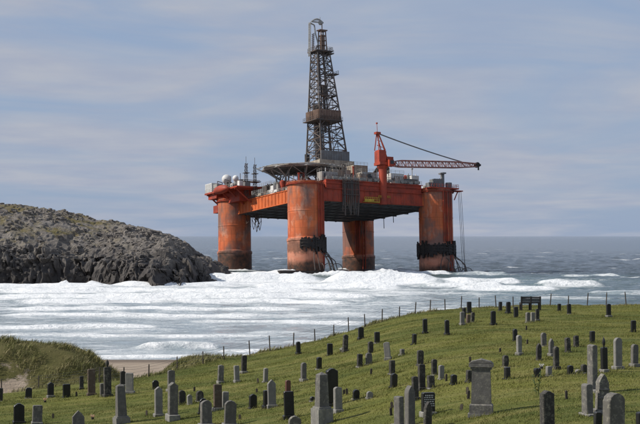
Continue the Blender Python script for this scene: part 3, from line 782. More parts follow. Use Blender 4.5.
# cantilever platform on the far left corner with lifeboat, container, domes
cor = (-HC, HC)
mb = MB().span(-35.6, -25, 9, 36.2, 8.5, 9.1)
for v in (11, 17, 23, 29, 34.5): mb.tube((-35.2, v, 8.5), (-28.7, v, 3.4), .3, 6); mb.box((-31, v, 8.25), (9, .3, .5))
mb.span(-33, -28.7, 26, 34, 1.4, 4.2); mb.span(-32, -27, 14, 33, 4.2, 8.5); mb.span(-34.6, -31, 28, 35, 6.6, 8.5)
part('overhang_platform', mb, 'redorange')
part('railing', rail(MB(), [(-26, 36, 9.1), (-35.4, 36, 9.1), (-35.4, 9.2, 9.1)], 1.3, 1.6, .06), 'palesteel')
mb = MB().span(-35.4, -32, 30.4, 36.0, 9.15, 12.6)
for i in range(8): mb.box((-35.46, 30.9 + i * .66, 10.8), (.12, .2, 3.1))
for i in range(4): mb.box((-34.9 + i * .8, 30.34, 10.8), (.2, .12, 3.1))
part('container', mb, 'white')
part('container', MB().span(-35.2, -33, 26.4, 29.4, 9.15, 11.8), 'palesteel')
for k in range(7):
    v = 10 + k * 2.6; part('equipment_skid', MB().box((-31 - (k % 2), v, 9.9 + .35 * (k % 3)), (2.2, 1.7, 1.6 + .7 * (k % 3))).tube((-31, v, 10), (-31, v, 12.6 + (k % 3)), .12, 5), ('greysteel', 'white', 'steel')[k % 3])
mb = MB(); n_ = 12                                    # lifeboat hull with a canopy
vs_ = []; L_ = 11.0
for i in range(n_ + 1):
    t = -1 + 2 * i / n_; sc = max(0.06, (1 - abs(t) ** 2.6)) ** .5
    for j in range(14):
        a = 2 * math.pi * j / 14; vs_.append((-37.3 + 1.6 * sc * math.cos(a), 18.5 + t * L_ / 2, 8.4 + (1.75 if math.sin(a) > 0 else 1.4) * sc * math.sin(a)))
fs = [(i * 14 + j, i * 14 + (j + 1) % 14, (i + 1) * 14 + (j + 1) % 14, (i + 1) * 14 + j) for i in range(n_) for j in range(14)] + [tuple(range(14)), tuple(range(n_ * 14 + 13, n_ * 14 - 1, -1))]
lb = fixn(mb.add(vs_, fs).build('lifeboat', M['redorange'], rig, True))
for v in (15.5, 21.5): part('davit', MB().path([(-35.3, v, 9.0), (-35.3, v, 11.6), (-37.3, v, 12.0), (-37.3, v, 10.1)], .16, 6), 'greysteel')
for (u, v, wv, r_) in ((-31.5, 25.6, 13.6, 1.8), (-31, 19.0, 13.2, 1.15)):
    mb = MB().lathe([(r_ * math.cos(R(a)), r_ * math.sin(R(a))) for a in range(-80, 81, 10)] + [(.02, r_)], (u, v, wv), 20)
    o = part('radome', mb, 'white', rig, True)
    MB().lathe([(.5, 0), (.45, wv - r_ - 8.8)], (u, v, 9.0), 10).build('radome_stand', M['palesteel'], o)
for (u, v, hh) in ((-30, 12.3, 18.0), (-28.2, 8.8, 17.2)):
    mb = MB(); b = .6
    for s1 in (-1, 1):
        for s2 in (-1, 1): mb.tube((u + s1 * b, v + s2 * b, 5.5), (u + s1 * .28, v + s2 * .28, hh), .09, 4)
    for k in range(9):
        w0 = 5.5 + k * (hh - 5.5) / 9; w1 = w0 + (hh - 5.5) / 9
        for s1 in (-1, 1): mb.tube((u - b * .8, v + s1 * b * .8, w0), (u + b * .8, v + s1 * b * .8, w1), .07, 4); mb.tube((u + s1 * b * .8, v - b * .8, w1), (u + s1 * b * .8, v + b * .8, w0), .07, 4)
    mb.box((u, v, hh * .62), (3.4, 3.4, .25)); mb.box((u, v, hh * .8), (2.0, 2.0, .2)); mb.tube((u - 2.2, v, hh * .66), (u + 2.2, v, hh * .66), .12, 4); mb.tube((u, v, hh), (u, v, hh + 2.6), .07, 4)
    part('mast', mb, 'steel')
# accommodation and deck modules
mods = [(-20, -13.5, -26.5, -23, 7.62, 10.8, 'palesteel'), (-4, 2.2, -27.4, -23, 7.62, 11.4, 'palesteel'), (8.2, 13.8, -27.4, -23.5, 7.62, 11.6, 'white'), (14.4, 20, -27, -23.4, 7.62, 10.0, 'greysteel'),
        (-23, -13, 6, 24, 4.7, 10.0, 'greysteel'), (-24, -16, -2, 5.5, 4.7, 9.0, 'palesteel'), (-12, -4, 12, 26, 4.7, 11.5, 'beige'), (-22, -15, -20, -11, 4.7, 8.5, 'greysteel'),
        (-13, -5.5, -22, -13, 4.7, 12.5, 'beige'), (-4.5, 1.5, -22.4, -14, 4.7, 14.5, 'beige'), (4, 9, 9, 20, 4.7, 10.5, 'greysteel'),
        (8.5, 15, -21, -15, 4.7, 11.0, 'palesteel'), (15.6, 20.5, -22, -13, 4.7, 9.2, 'beige'), (11, 20, 4, 16, 4.7, 8.0, 'greysteel'), (21.5, 26, -12, 4, 4.7, 8.2, 'palesteel')]
for (u0, u1, v0, v1, w0, w1, mt) in mods:
    mb = MB().span(u0, u1, v0, v1, w0, w1)
    k = int((u1 - u0) / 1.1)
    for i in range(k): mb.box((u0 + .6 + i * (u1 - u0 - 1.2) / max(1, k - 1), v0 - .07, (w0 + w1) / 2), (.16, .14, (w1 - w0) * .94))
    k = int((v1 - v0) / 1.3)
    for i in range(k): mb.box((u0 - .07, v0 + .6 + i * (v1 - v0 - 1.2) / max(1, k - 1), (w0 + w1) / 2), (.14, .16, (w1 - w0) * .94))
    o = part('module', mb, mt)
    for i in range(q.randrange(1, 4)):
        uu = q.uniform(u0 + .8, u1 - .8); mb = MB().box((uu, v0 - .1, w0 + (w1 - w0) * q.uniform(.35, .8)), (q.uniform(.6, 1.3), .22, q.uniform(.7, 1.6))); mb.build('window', M['darkglass'], o)
    rail(MB(), [(u0, v1, w1), (u0, v0, w1), (u1, v0, w1)], 1.1, 1.5, .05).build('railing', M['palesteel'], o)
for i in range(95):                                   # loose deck gear: skids, tanks, pipe racks
    u = q.uniform(-26, 26); v = q.uniform(-26.5, -8) if i % 3 else q.uniform(-25, 25)
    if i % 4 == 0: u, v = q.uniform(-27, -24.3), q.uniform(-22, 8)
    hh = q.uniform(1.2, 4.2); mt = q.choice(['greysteel', 'palesteel', 'steel', 'beige', 'redorange', 'white'])
    base = 7.65 if (v < -HD_ + 5.8 and -19 < u < 20) else 4.72
    if i % 5 == 0:
        mb = MB().lathe([(.9, 0), (1.0, .1), (1.0, hh), (.5, hh + .5)], (u, v, base), 14); nm = 'tank'
    elif i % 5 == 1:
        mb = MB(); nm = 'pipe_rack'
        for k in range(6): mb.tube((u - 3, v + .3 * k, base + .3), (u + 3, v + .3 * k, base + .3 + .15 * (k % 2)), .16, 6)
        for s_ in (-2.4, 2.4): mb.box((u + s_, v + .8, base + .6), (.2, 2.2, 1.2))
    else:
        a, b = q.uniform(1.2, 3.2), q.uniform(1.2, 2.6); mb = MB().box((u, v, base + hh / 2), (a, b, hh)); nm = 'equipment_skid'
        for s_ in (-.45, 0, .45): mb.box((u + s_ * a, v - b / 2 - .05, base + hh / 2), (.14, .1, hh * .9))
        mb.tube((u + a * .2, v, base + hh), (u + a * .2, v, base + hh + q.uniform(.6, 2.0)), .16, 6)
    part(nm, mb, mt)
mb = MB()                                             # exhaust and mud pipes
for i in range(5): mb.path([(9.5 + i * .0, -24 + i * .6, 7.7), (9.5, -24 + i * .6, 14.0 - i * .4), (6.5, -24 + i * .6, 14.6 - i * .4), (4.6, -23 + i * .6, 13.5 - i * .4)], .3, 6)
part('pipework', mb, 'steel')
for k in range(34):                                   # risers, vents and lamp poles among the modules
    u = q.uniform(-26, 20); v = q.uniform(-27, -12) if k % 2 else q.uniform(-24, 10); b_ = 7.6 if v < -23 else 4.7; t_ = b_ + q.uniform(3, 8.5); u2 = u + q.uniform(-4, 4)
    mb = MB().path([(u, v, b_), (u, v, t_), (u2, v, t_ + .1), (u2, v, b_ + 1.5)] if k % 3 == 0 else [(u, v, b_), (u, v, t_)], q.choice([.1, .16, .24]), 5)
    if k % 3: mb.box((u, v, t_), (.7, .5, .4))
    part('riser' if k % 3 == 0 else 'lamp_pole', mb, q.choice(['steel', 'greysteel', 'redorange', 'palesteel']))
for k in range(7):                                    # open lattice walkways over the shore side wall
    u = -17 + k * 5.2; mb = MB(); h_ = 9.3 + .5 * (k % 3)
    for a in range(5): mb.tube((u + a, -HD_ + .3, 7.7), (u + a, -HD_ + .3, h_), .09, 4); mb.tube((u + a, -HD_ + .3, 7.7 if a % 2 else h_), (u + a + 1, -HD_ + .3, h_ if a % 2 else 7.7), .07, 4)
    mb.tube((u, -HD_ + .3, h_), (u + 5, -HD_ + .3, h_), .1, 4); part('lattice', mb, ('steel', 'palesteel', 'brown')[k % 3])
# helideck
hu, hv, hw, hr = -15.8, -5.0, 14.6, 15.6
mb = MB().lathe([(hr - .6, -.5), (hr, -.35), (hr, .1), (hr - .2, .15)], (hu, hv, hw), 8)
pl = part('helideck', mb, 'palesteel')
mb = MB()
ring = [(hu + (hr + 1.2) * math.cos(R(a + 22.5)), hv + (hr + 1.2) * math.sin(R(a + 22.5)), hw - .1) for a in range(0, 361, 45)]
for a, b in zip(ring[:-1], ring[1:]): mb.tube(a, b, .14, 5)
for k in range(40):
    t = R(k * 9); mb.tube((hu + (hr - .3) * math.cos(t), hv + (hr - .3) * math.sin(t), hw - .2), (hu + (hr + .9) * math.cos(t), hv + (hr + .9) * math.sin(t), hw - .1), .08, 4)
mb.build('safety_net', M['palesteel'], pl)
mb = MB()
for k in range(8):
    t = R(k * 45 + 22.5); c_, s_ = math.cos(t), math.sin(t)
    a = Vector((hu + hr * .93 * c_, hv + hr * .93 * s_, hw - .5)); a2 = Vector((hu + hr * .5 * c_, hv + hr * .5 * s_, hw - .5))
    b = Vector((hu + hr * .55 * c_, hv + hr * .55 * s_, 4.7)); b2 = Vector((hu + hr * .62 * c_, hv + hr * .62 * s_, hw - 3.6))
    mb.tube(a, b2, .26, 6); mb.tube(a2, b, .3, 6); mb.tube(b2, b, .3, 6); mb.tube(b2, a2, .2, 6)
    t3 = R(k * 45 + 67.5); bn = Vector((hu + hr * .62 * math.cos(t3), hv + hr * .62 * math.sin(t3), hw - 3.6)); mb.tube(b2, bn, .2, 6)
    an = Vector((hu + hr * .93 * math.cos(t3), hv + hr * .93 * math.sin(t3), hw - .6)); mb.tube(a, an, .3, 6); mb.tube(b2, an.lerp(a, .5), .16, 5); mb.tube(bn, an.lerp(a, .5), .16, 5)
mb.build('support_truss', M['palesteel'], pl)
mb = MB()
for k in range(-5, 6): mb.box((hu + k * 2.3, hv, hw - .7), (.2, 2 * math.sqrt(max(1, (hr * .9) ** 2 - (k * 2.3) ** 2)), .5))
mb.build('deck_beam', M['greysteel'], pl)
# derrick
du, dv, w0, w1 = -1.6, 1.4, 18.6, 60.5
part('drill_floor', MB().span(du - 7.4, du + 7.4, dv - 7.4, dv + 7.4, 15.2, 18.5), 'beige')
mb = MB()
for s1 in (-1, 1):
    for s2 in (-1, 1):
        mb.tube((du + s1 * 6.6, dv + s2 * 6.6, 4.7), (du + s1 * 6.6, dv + s2 * 6.6, 15.2), .6, 8)
    mb.tube((du - 6.6, dv + s1 * 6.6, 4.7), (du + 6.6, dv + s1 * 6.6, 15.2), .3, 6); mb.tube((du + 6.6, dv + s1 * 6.6, 4.7), (du - 6.6, dv + s1 * 6.6, 15.2), .3, 6)
    mb.tube((du + s1 * 6.6, dv - 6.6, 4.7), (du + s1 * 6.6, dv + 6.6, 15.2), .3, 6)
part('substructure', mb, 'steel')
def dpt(s1, s2, t, k=1.0):
    """corner of the tower at height fraction t; the tower is raked to one side"""
    h = (5.7 * (1 - t) + 2.55 * t) * k
    return Vector((du + s1 * h - 1.75 * t, dv + s2 * h + 1.0 * t, w0 + (w1 - w0) * t))
LV = [0, .1, .205, .31, .41, .505, .595, .68, .76, .835, .91, 1.0]
cs4 = [(-1, -1), (1, -1), (1, 1), (-1, 1)]
mb = MB()
for (a, b) in cs4: mb.tube(dpt(a, b, 0), dpt(a, b, 1), .36, 6, .26)
der = mb.build('derrick', M['steel'], rig)
mb = MB()
for i, t in enumerate(LV):
    for j in range(4):
        a, b = cs4[j], cs4[(j + 1) % 4]
        mb.tube(dpt(*a, t), dpt(*b, t), .2, 5)
        if i < len(LV) - 1:
            t2 = LV[i + 1]; mid = (dpt(*a, t2) + dpt(*b, t2)) / 2
            mb.tube((dpt(*a, t) + dpt(*b, t)) / 2, mid, .13, 4); mb.tube((dpt(*a, t) + dpt(*a, t2)) / 2, (dpt(*b, t) + dpt(*b, t2)) / 2, .11, 4)
            if i % 2 == 0: mb.tube(dpt(*a, t), dpt(*b, t2), .17, 5); mb.tube(dpt(*b, t), dpt(*a, t2), .17, 5)
            else: mb.tube(dpt(*a, t), mid, .17, 5); mb.tube(dpt(*b, t), mid, .17, 5)
mb.build('brace', M['steel'], der)
mb = MB()
for k in range(16):
    a, b = -3.2 + (k % 4) * .8, 1.2 + (k // 4) * .55; mb.tube((du + a, dv + b, 18.6), (du + a - .8, dv + b + .4, 41), .13, 4)
for s_ in (-1, 1): mb.tube((du + s_ * 1.3, dv - .5, 18.6), (du + s_ * 1.1 - 1.6, dv + .5, 60), .3, 5)
for k in range(20): mb.tube((du - 1.3 - .08 * k, dv - .4 + .04 * k, 20 + 2 * k), (du + 1.3 - .08 * k, dv - .4 + .04 * k, 20 + 2 * k), .1, 4)
mb.tube((du - .5, dv, 30), (du - .9, dv + .2, 47), .55, 8); mb.box((du - .8, dv + .1, 45.5), (2.2, 1.8, 4.2))
mb.build('travelling_gear', M['steel'], der)
for (x0, x1, y0, y1) in ((du - 6.1, du + 6.1, dv - 6.2, dv - 6.0), (du + 6.0, du + 6.2, dv - 6.0, dv + 6.1), (du - 6.1, du - 4.0, dv + 6.0, dv + 6.2)):
    mb = MB().span(x0, x1, y0, y1, 18.5, 22.2)
    if x1 - x0 > 8:
        for i in range(12): mb.box((du - 5.9 + i * 1.07, dv - 6.25, 20.3), (.18, .12, 3.6))
    mb.build('wind_wall', M['greysteel'], der)
c2 = dpt(0, 0, .415); mb = MB()
for (a, b, sx_, sy_) in ((0, -4.7, 9.6, .25), (0, 4.7, 9.6, .25), (-4.8, 0, .25, 9.1), (4.8, 0, .25, 9.1)): mb.box((c2.x + a - .3, c2.y + b, c2.z), (sx_, sy_, 3.7))
for i in range(9): mb.box((c2.x - 4.9 + i * 1.1, c2.y - 4.88, c2.z), (.15, .16, 3.5))
for i in range(9): mb.box((c2.x - 5.3, c2.y - 4.4 + i * 1.1, c2.z), (.16, .15, 3.5))
mb.build('monkey_board_cladding', M['brown'], der)
mb = MB().box((c2.x - .6, c2.y, c2.z - 2.0), (11.4, 10.4, .3)); rail(mb, [(c2.x - 6.2, c2.y + 5.1, c2.z - 1.9), (c2.x - 6.2, c2.y - 5.1, c2.z - 1.9), (c2.x + 5.0, c2.y - 5.1, c2.z - 1.9)], 1.3, 1.2, .07)
mb.tube((c2.x - 6.0, c2.y, c2.z - 1.9), (c2.x - 6.0, c2.y, c2.z + 6), .14, 5)
mb.build('monkey_board', M['steel'], der)
for t, ex in ((.80, 3.2), (.985, 2.2), (.60, 1.2)):
    c3 = dpt(1, 0, t); mb = MB().box((c3.x + ex / 2 - .6, c3.y - 1, c3.z), (ex, 4.4, .3)); rail(mb, [(c3.x + ex - .7, c3.y - 3, c3.z + .15), (c3.x + ex - .7, c3.y + 1, c3.z + .15)], 1.2, 1.2, .07); mb.build('platform', M['steel'], der)
# crown: open head frame with a tall guide on one side and the crown sheaves on top
tp = dpt(0, 0, 1.0)
mb = MB().box((tp.x, tp.y, tp.z + .15), (7.2, 6.8, .4)); rail(mb, [(tp.x - 3.5, tp.y + 3.3, tp.z + .3), (tp.x - 3.5, tp.y - 3.3, tp.z + .3), (tp.x + 3.5, tp.y - 3.3, tp.z + .3), (tp.x + 3.5, tp.y + 3.3, tp.z + .3)], 1.3, 1.1, .08)
mb.build('crown_platform', M['steel'], der)
mb = MB()
for s1 in (-1, 1):
    for s2 in (-1, 1): mb.tube((tp.x + 1.0 + s1 * 1.25, tp.y + s2 * 1.2, tp.z), (tp.x + .9 + s1 * .95, tp.y + s2 * .9, tp.z + 8.4), .25, 5)
for k in range(5): mb.box((tp.x + 1.0, tp.y, tp.z + 1 + k * 1.8), (2.3, 2.2, .25))
mb.box((tp.x + .95, tp.y, tp.z + 3.8), (1.5, 1.4, 6.0)); mb.box((tp.x + .9, tp.y, tp.z + 8.5), (3.4, 2.6, .35)); mb.tube((tp.x + .9, tp.y, tp.z + 8.5), (tp.x + .9, tp.y, tp.z + 11.2), .2, 5)
mb.build('crown_block', M['brown'], der)
mb = MB()
gl = Vector((tp.x - 3.3, tp.y + 1.6, 0))
for a, b in ((-.45, -.5), (-.45, .5)): mb.tube((gl.x + a, gl.y + b, tp.z - 1.5), (gl.x + a + .25, gl.y + b, tp.z + 11.5), .24, 5)
for k in range(7): mb.tube((gl.x - .45, gl.y - .5, tp.z + k * 1.8), (gl.x - .45, gl.y + .5, tp.z + k * 1.8), .1, 4)
mb.path([(gl.x - .2, gl.y, tp.z + 11.4), (gl.x + 1.6, gl.y - .4, tp.z + 10.6), (gl.x + 2.0, gl.y - .4, tp.z + 7.5), (gl.x + 3.0, gl.y - .7, tp.z + 3.4), (gl.x + 1.2, gl.y - .4, tp.z - .5)], .26, 6)
mb.build('guide_frame', M['palesteel'], der)
mb = MB()
for k in range(4):
    a, b = gl.x + .5 + .5 * (k % 2), gl.y - .3; mb.tube((a, b, tp.z + .5), (a + .4, b, tp.z + 7.2), .14, 4)
for k in range(9): mb.tube((gl.x + .5, gl.y - .3, tp.z + .8 + .75 * k), (gl.x + 1.6, gl.y - .4, tp.z + 1.5 + .75 * k), .13, 4)
mb.build('ladder', M['brown'], der)
mb = MB(); hd = Vector((tp.x - .8, tp.y + .5, tp.z + 11.6))
pts = [hd + Vector((-2.6 + 5.2 * k / 10, 0, 1.3 * math.sin(math.pi * k / 10))) for k in range(11)]
mb.path(pts, .28, 6); mb.tube(pts[0], pts[-1], .22, 5)
for k in range(1, 10): mb.tube(pts[k], Vector((pts[k].x, pts[k].y, hd.z)), .12, 4)
mb.tube(hd + Vector((1.4, -.3, 0)), hd + Vector((1.4, .3, 0)), .9, 14); mb.tube(hd + Vector((1.2, 0, 1)), hd + Vector((1.2, 0, 2.2)), .1, 4)
mb.build('crown_sheave', M['palesteel'], der)
# crane
ku, kv = 4.0, -27.6
mb = MB().lathe([(1.45, -.2), (1.45, 12.5), (2.0, 13.3), (2.0, 13.8)], (ku, kv - .9, 0), 20); cr = mb.build('crane', M['redorange'], rig)
cz = 13.9
mb = MB().box((ku - .9, kv - 1.0, cz + 2.7), (3.0, 3.2, 4.8)); mb.box((ku + .8, kv - 1.2, cz + .5), (6.6, 4.2, 1.0)); mb.box((ku - 1.0, kv - 1.0, cz + 5.2), (2.4, 2.6, .5)); mb.box((ku + 2.6, kv - 1.0, cz + 1.9), (2.4, 2.6, 2.6))
mb.build('machinery_house', M['redorange'], cr)
mb = MB().box((ku + 1.6, kv - 3.6, cz + .6), (2.0, 1.8, 2.4)); o = mb.build('cab', M['redorange'], cr)
mb = MB().box((ku + 1.8, kv - 4.53, cz + .9), (1.4, .06, 1.3)); mb.box((ku + 2.63, kv - 3.6, cz + .9), (.06, 1.3, 1.3)); mb.build('window', M['darkglass'], o)
mb = MB(); top = Vector((ku - 2.0, kv - 1.0, cz + 11.6))
for s_ in (-1, 1):
    mb.tube((ku - 2.4, kv - 1 + s_ * 1.5, cz + 5.4), top + Vector((0, s_ * .5, 0)), .2, 5); mb.tube((ku + 1.6, kv - 1 + s_ * 1.5, cz + 1.2), top + Vector((0, s_ * .5, 0)), .2, 5); mb.tube((ku + .4, kv - 1 + s_ * 1.5, cz + 5.2), top + Vector((.1, s_ * .5, 0)), .16, 5)
for t in (.3, .6): mb.tube(Vector((ku - 2.4, kv - 1, cz + 5.4)).lerp(top, t), Vector((ku + .9, kv - 1, cz + 4.4)).lerp(top, t), .12, 5)
mb.box(top, (1.9, 1.6, .8)); mb.tube(top, top + Vector((-.2, 0, 3.6)), .09, 4); mb.box(top + Vector((-.2, 0, 3.6)), (.5, .5, .5))
mb.build('gantry', M['redorange'], cr)
# boom: a square lattice
b0 = Vector((ku + 3.2, kv - 1.0, cz + .9)); b1 = Vector((ku + 41.2, kv - 1.0, cz + 2.6)); NB = 26
def bq(t):
    p = b0.lerp(b1, t); h = np.interp(t, [0, .1, .75, 1], [.5, 1.15, 1.1, .55]); wd = np.interp(t, [0, .1, .8, 1], [.9, .9, .8, .45])
    return [p + Vector((0, s1 * wd, s2 * h)) for s1, s2 in ((-1, -1), (1, -1), (1, 1), (-1, 1))]
mb = MB(); mb2 = MB()
for i in range(NB):
    A, B = bq(i / NB), bq((i + 1) / NB)
    for k in range(4):
        mb.tube(A[k], B[k], .19, 5); k2 = (k + 1) % 4
        mb2.tube(A[k] if i % 2 else A[k2], B[k2] if i % 2 else B[k], .12, 4); mb2.tube(A[k], A[k2], .1, 4)
o = mb.build('boom', M['craneboom'], cr)
mb2.build('lacing', M['craneboom'], cr)
mb = MB().tube(b1 + Vector((.3, -.6, .1)), b1 + Vector((.3, .6, .1)), 1.0, 14); mb.box(b1 + Vector((.8, 0, .1)), (2.0, .9, .7)); mb.tube(b1 + Vector((.9, 0, 0)), b1 + Vector((.9, 0, -1.8)), .3, 6)
mb.build('boom_head', M['black'], cr)
mb = MB()
for s_ in (-.4, 0, .4):
    e = b0.lerp(b1, .82) + Vector((0, s_, 1.2)); pts = [top.lerp(e, t) + Vector((0, s_ * (1 - t), -1.6 * t * (1 - t))) for t in np.linspace(0, 1, 9)]
    mb.path(pts, .10, 4)
mb.tube(b0.lerp(b1, .82) + Vector((0, 0, 1.2)), b1 + Vector((0, 0, .8)), .08, 4)
mb.build('stay_wire', M['greysteel'], cr)
part('boom_rest', MB().box((29.8, -28.6, 9.0), (1.0, 1.0, 6.6)).box((29.8, -28.6, 12.5), (1.4, 3.0, .5)).tube((27.5, -28.6, 6.2), (29.8, -28.6, 11), .3, 6), 'greysteel')
# gear over the right hand column
mb = MB().span(21.5, 33.6, -33.6, -25, 6.25, 6.7); rail(mb, [(21.5, -33.5, 6.7), (33.5, -33.5, 6.7), (33.5, -25, 6.7)], 1.2, 1.2, .06)
mb.box((34.6, -31, 5.9), (3.4, 2.6, .35)); mb.tube((34.8, -31, 5.8), (33.2, -31, 2.6), .22, 5)
part('column_platform', mb, 'redorange')
mb = MB()
for k in range(5): mb.tube((22 + k * .9, -32.4 + k * .3, 6.7), (25.5 + k * .9, -30 + k * .3, 9.8 + .2 * k), .22, 5)
mb.box((27, -29, 8.4), (4.2, 3.4, 3.4)); mb.box((24, -29, 7.7), (2.2, 2.6, 2.0)); mb.lathe([(1.2, 0), (1.2, 2.2)], (31.2, -30.5, 6.7), 14)
part('winch', mb, 'greysteel')
for k, (u, v) in enumerate(((35.9, -31.6), (35.4, -30.4), (34.9, -32.0))):
    part('hanging_cable', MB().path([(u, v, 5.7), (u + .5, v - .2, -8), (u + 1.1 + .3 * k, v, -25.5)], .07, 4), 'steel')
for (u, v, L_) in ((22.5, HD_ - 12, 6), (24, 3, 5), (20, -10, 4.2)): part('hanging_pipe', MB().tube((u, v, -.1), (u + .1, v, -L_), .13, 4), 'steel')
for k in range(9):                                    # torn hoses under the left hand edge
    u, v = -24.5 + q.uniform(-2.0, 2.0), q.uniform(13, 21); L_ = q.uniform(3, 7)
    part('hanging_hose', MB().path([(u, v, -.2), (u + q.uniform(-.6, .6), v - .5, -L_ * .6), (u + q.uniform(-1, 1), v - 1.3, -L_), (u + q.uniform(-.8, .8), v - 2.3, -L_ * .55), (u, v - 3.0, -.2)], .11, 4), 'steel')
mb = MB()                                             # dark pipe bundle hanging down the shore side
for k in range(13):
    u = -13.2 + k * .55 + q.uniform(-.15, .15); mb.path([(u, -HD_ - .55, 8.2 - .2 * (k % 3)), (u + q.uniform(-.2, .2), -HD_ - .6 - .1 * (k % 2), 2), (u + q.uniform(-.3, .3), -HD_ - .5, -q.uniform(.5, 5))], q.choice([.16, .22, .3]), 5)
for k in range(2): mb.box((-9.8, -HD_ - .9, 6.8 - k * 4.2), (6.8, .3, .22))
part('pipe_bundle', mb, 'steel')
mb = MB(); rail(mb, [(-4.6, -HD_ - 1.4, .5), (1.6, -HD_ - 1.4, .5)], 1.5, .7, .09); mb.box((-1.5, -HD_ - .85, .4), (6.4, 1.1, .22)); mb.box((-2.6, -HD_ - 1.42, .95), (3.8, .06, .7)); rail(mb, [(1.6, -HD_ - .7, 2.0), (6.5, -HD_ - .7, 2.0)], .9, .9, .07)
part('access_platform', mb, 'yellow')

# ------------------------------------------------------------------ headstones
def prof(style, w_, h):
    a = w_ / 2
    if style == 'round':
        return [(-a, 0), (a, 0)] + [(a * math.cos(R(t)), h - a * .9 + a * .9 * math.sin(R(t))) for t in range(0, 181, 15)]
    if style == 'arch':
        r_ = min(.3 * w_, .5 * h)
        return [(-a, 0), (a, 0)] + [(a * math.cos(R(t)), h - r_ + r_ * math.sin(R(t)) ** .8) for t in range(0, 181, 15)]
    if style == 'gable':
        return [(-a, 0), (a, 0), (a, h - .34 * w_), (a * .12, h), (-a * .12, h), (-a, h - .34 * w_)]
    if style == 'peak':
        return [(-a, 0), (a, 0), (a, h - .55 * w_), (a * .6, h - .28 * w_), (0, h), (-a * .6, h - .28 * w_), (-a, h - .55 * w_)]
    if style == 'gothic':
        pts = [(a * (1 - (t / 8) ** 1.7), h - .95 * w_ + .95 * w_ * (t / 8)) for t in range(9)]
        return [(-a, 0), (a, 0)] + pts + [(-x, zz_) for x, zz_ in reversed(pts[:-1])]
    if style == 'shoulder':
        k = .18 * w_
        return [(-a, 0), (a, 0), (a, h - k * 1.5)] + [(a * .62 + a * .3 * math.cos(R(t)), h - k * 1.5 + k * .8 * math.sin(R(t))) for t in (20, 60, 90)] + \
               [(a * .6 * math.cos(R(t)), h - k + k * math.sin(R(t))) for t in range(0, 181, 20)] + [(-a * .62 + a * .3 * math.cos(R(t)), h - k * 1.5 + k * .8 * math.sin(R(t))) for t in (90, 120, 160)] + [(-a, h - k * 1.5)]
    if style == 'scroll':
        k = .16 * w_
        return [(-a, 0), (a, 0), (a, h - k * 1.2), (a * .78, h - k * 1.2), (a * .62, h - k * .75)] + [(a * .5 * math.cos(R(t)), h - k * .8 + k * .8 * math.sin(R(t))) for t in range(15, 166, 15)] + [(-a * .62, h - k * .75), (-a * .78, h - k * 1.2), (-a, h - k * 1.2)]
    if style == 'heart':
        return [(-a * .7, 0), (a * .7, 0), (a, h * .6)] + [(a * .5 + a * .5 * math.cos(R(t)), h * .72 + h * .28 * math.sin(R(t))) for t in range(0, 151, 25)] + [(0, h * .78)] + [(-a * .5 + a * .5 * math.cos(R(t)), h * .72 + h * .28 * math.sin(R(t))) for t in range(30, 181, 25)] + [(-a, h * .6)]
    if style == 'slant':
        return [(-a, 0), (a, 0), (a, h - .12 * w_), (a * .8, h), (-a * .8, h), (-a, h - .12 * w_)]
    return [(-a, 0), (a, 0), (a, h - .03), (a - .03, h), (-a + .03, h), (-a, h - .03)]
st_rand = random.Random(19)
MIDDARK = ('dark arched headstone of two side by side past the grey pointed one', 'two dark headstones side by side')
BROW = ('black headstone in the row of three next to the bench', 'three black headstones next to the bench')
BEND = ('black headstone of two near the bend of the fence on the upper slope', 'two black headstones near the fence bend')
PAIR = ('black headstone of a pair on open grass just below the brow', 'pair of black headstones below the brow')
SMALLD = ('low dark headstone less than knee high in the grass', 'low dark headstones')
SMALLP = ('low pale headstone less than knee high in the grass', 'low pale headstones')
DUNEB = ('black slab headstone in front of the marram dune', 'black headstones below the dune')
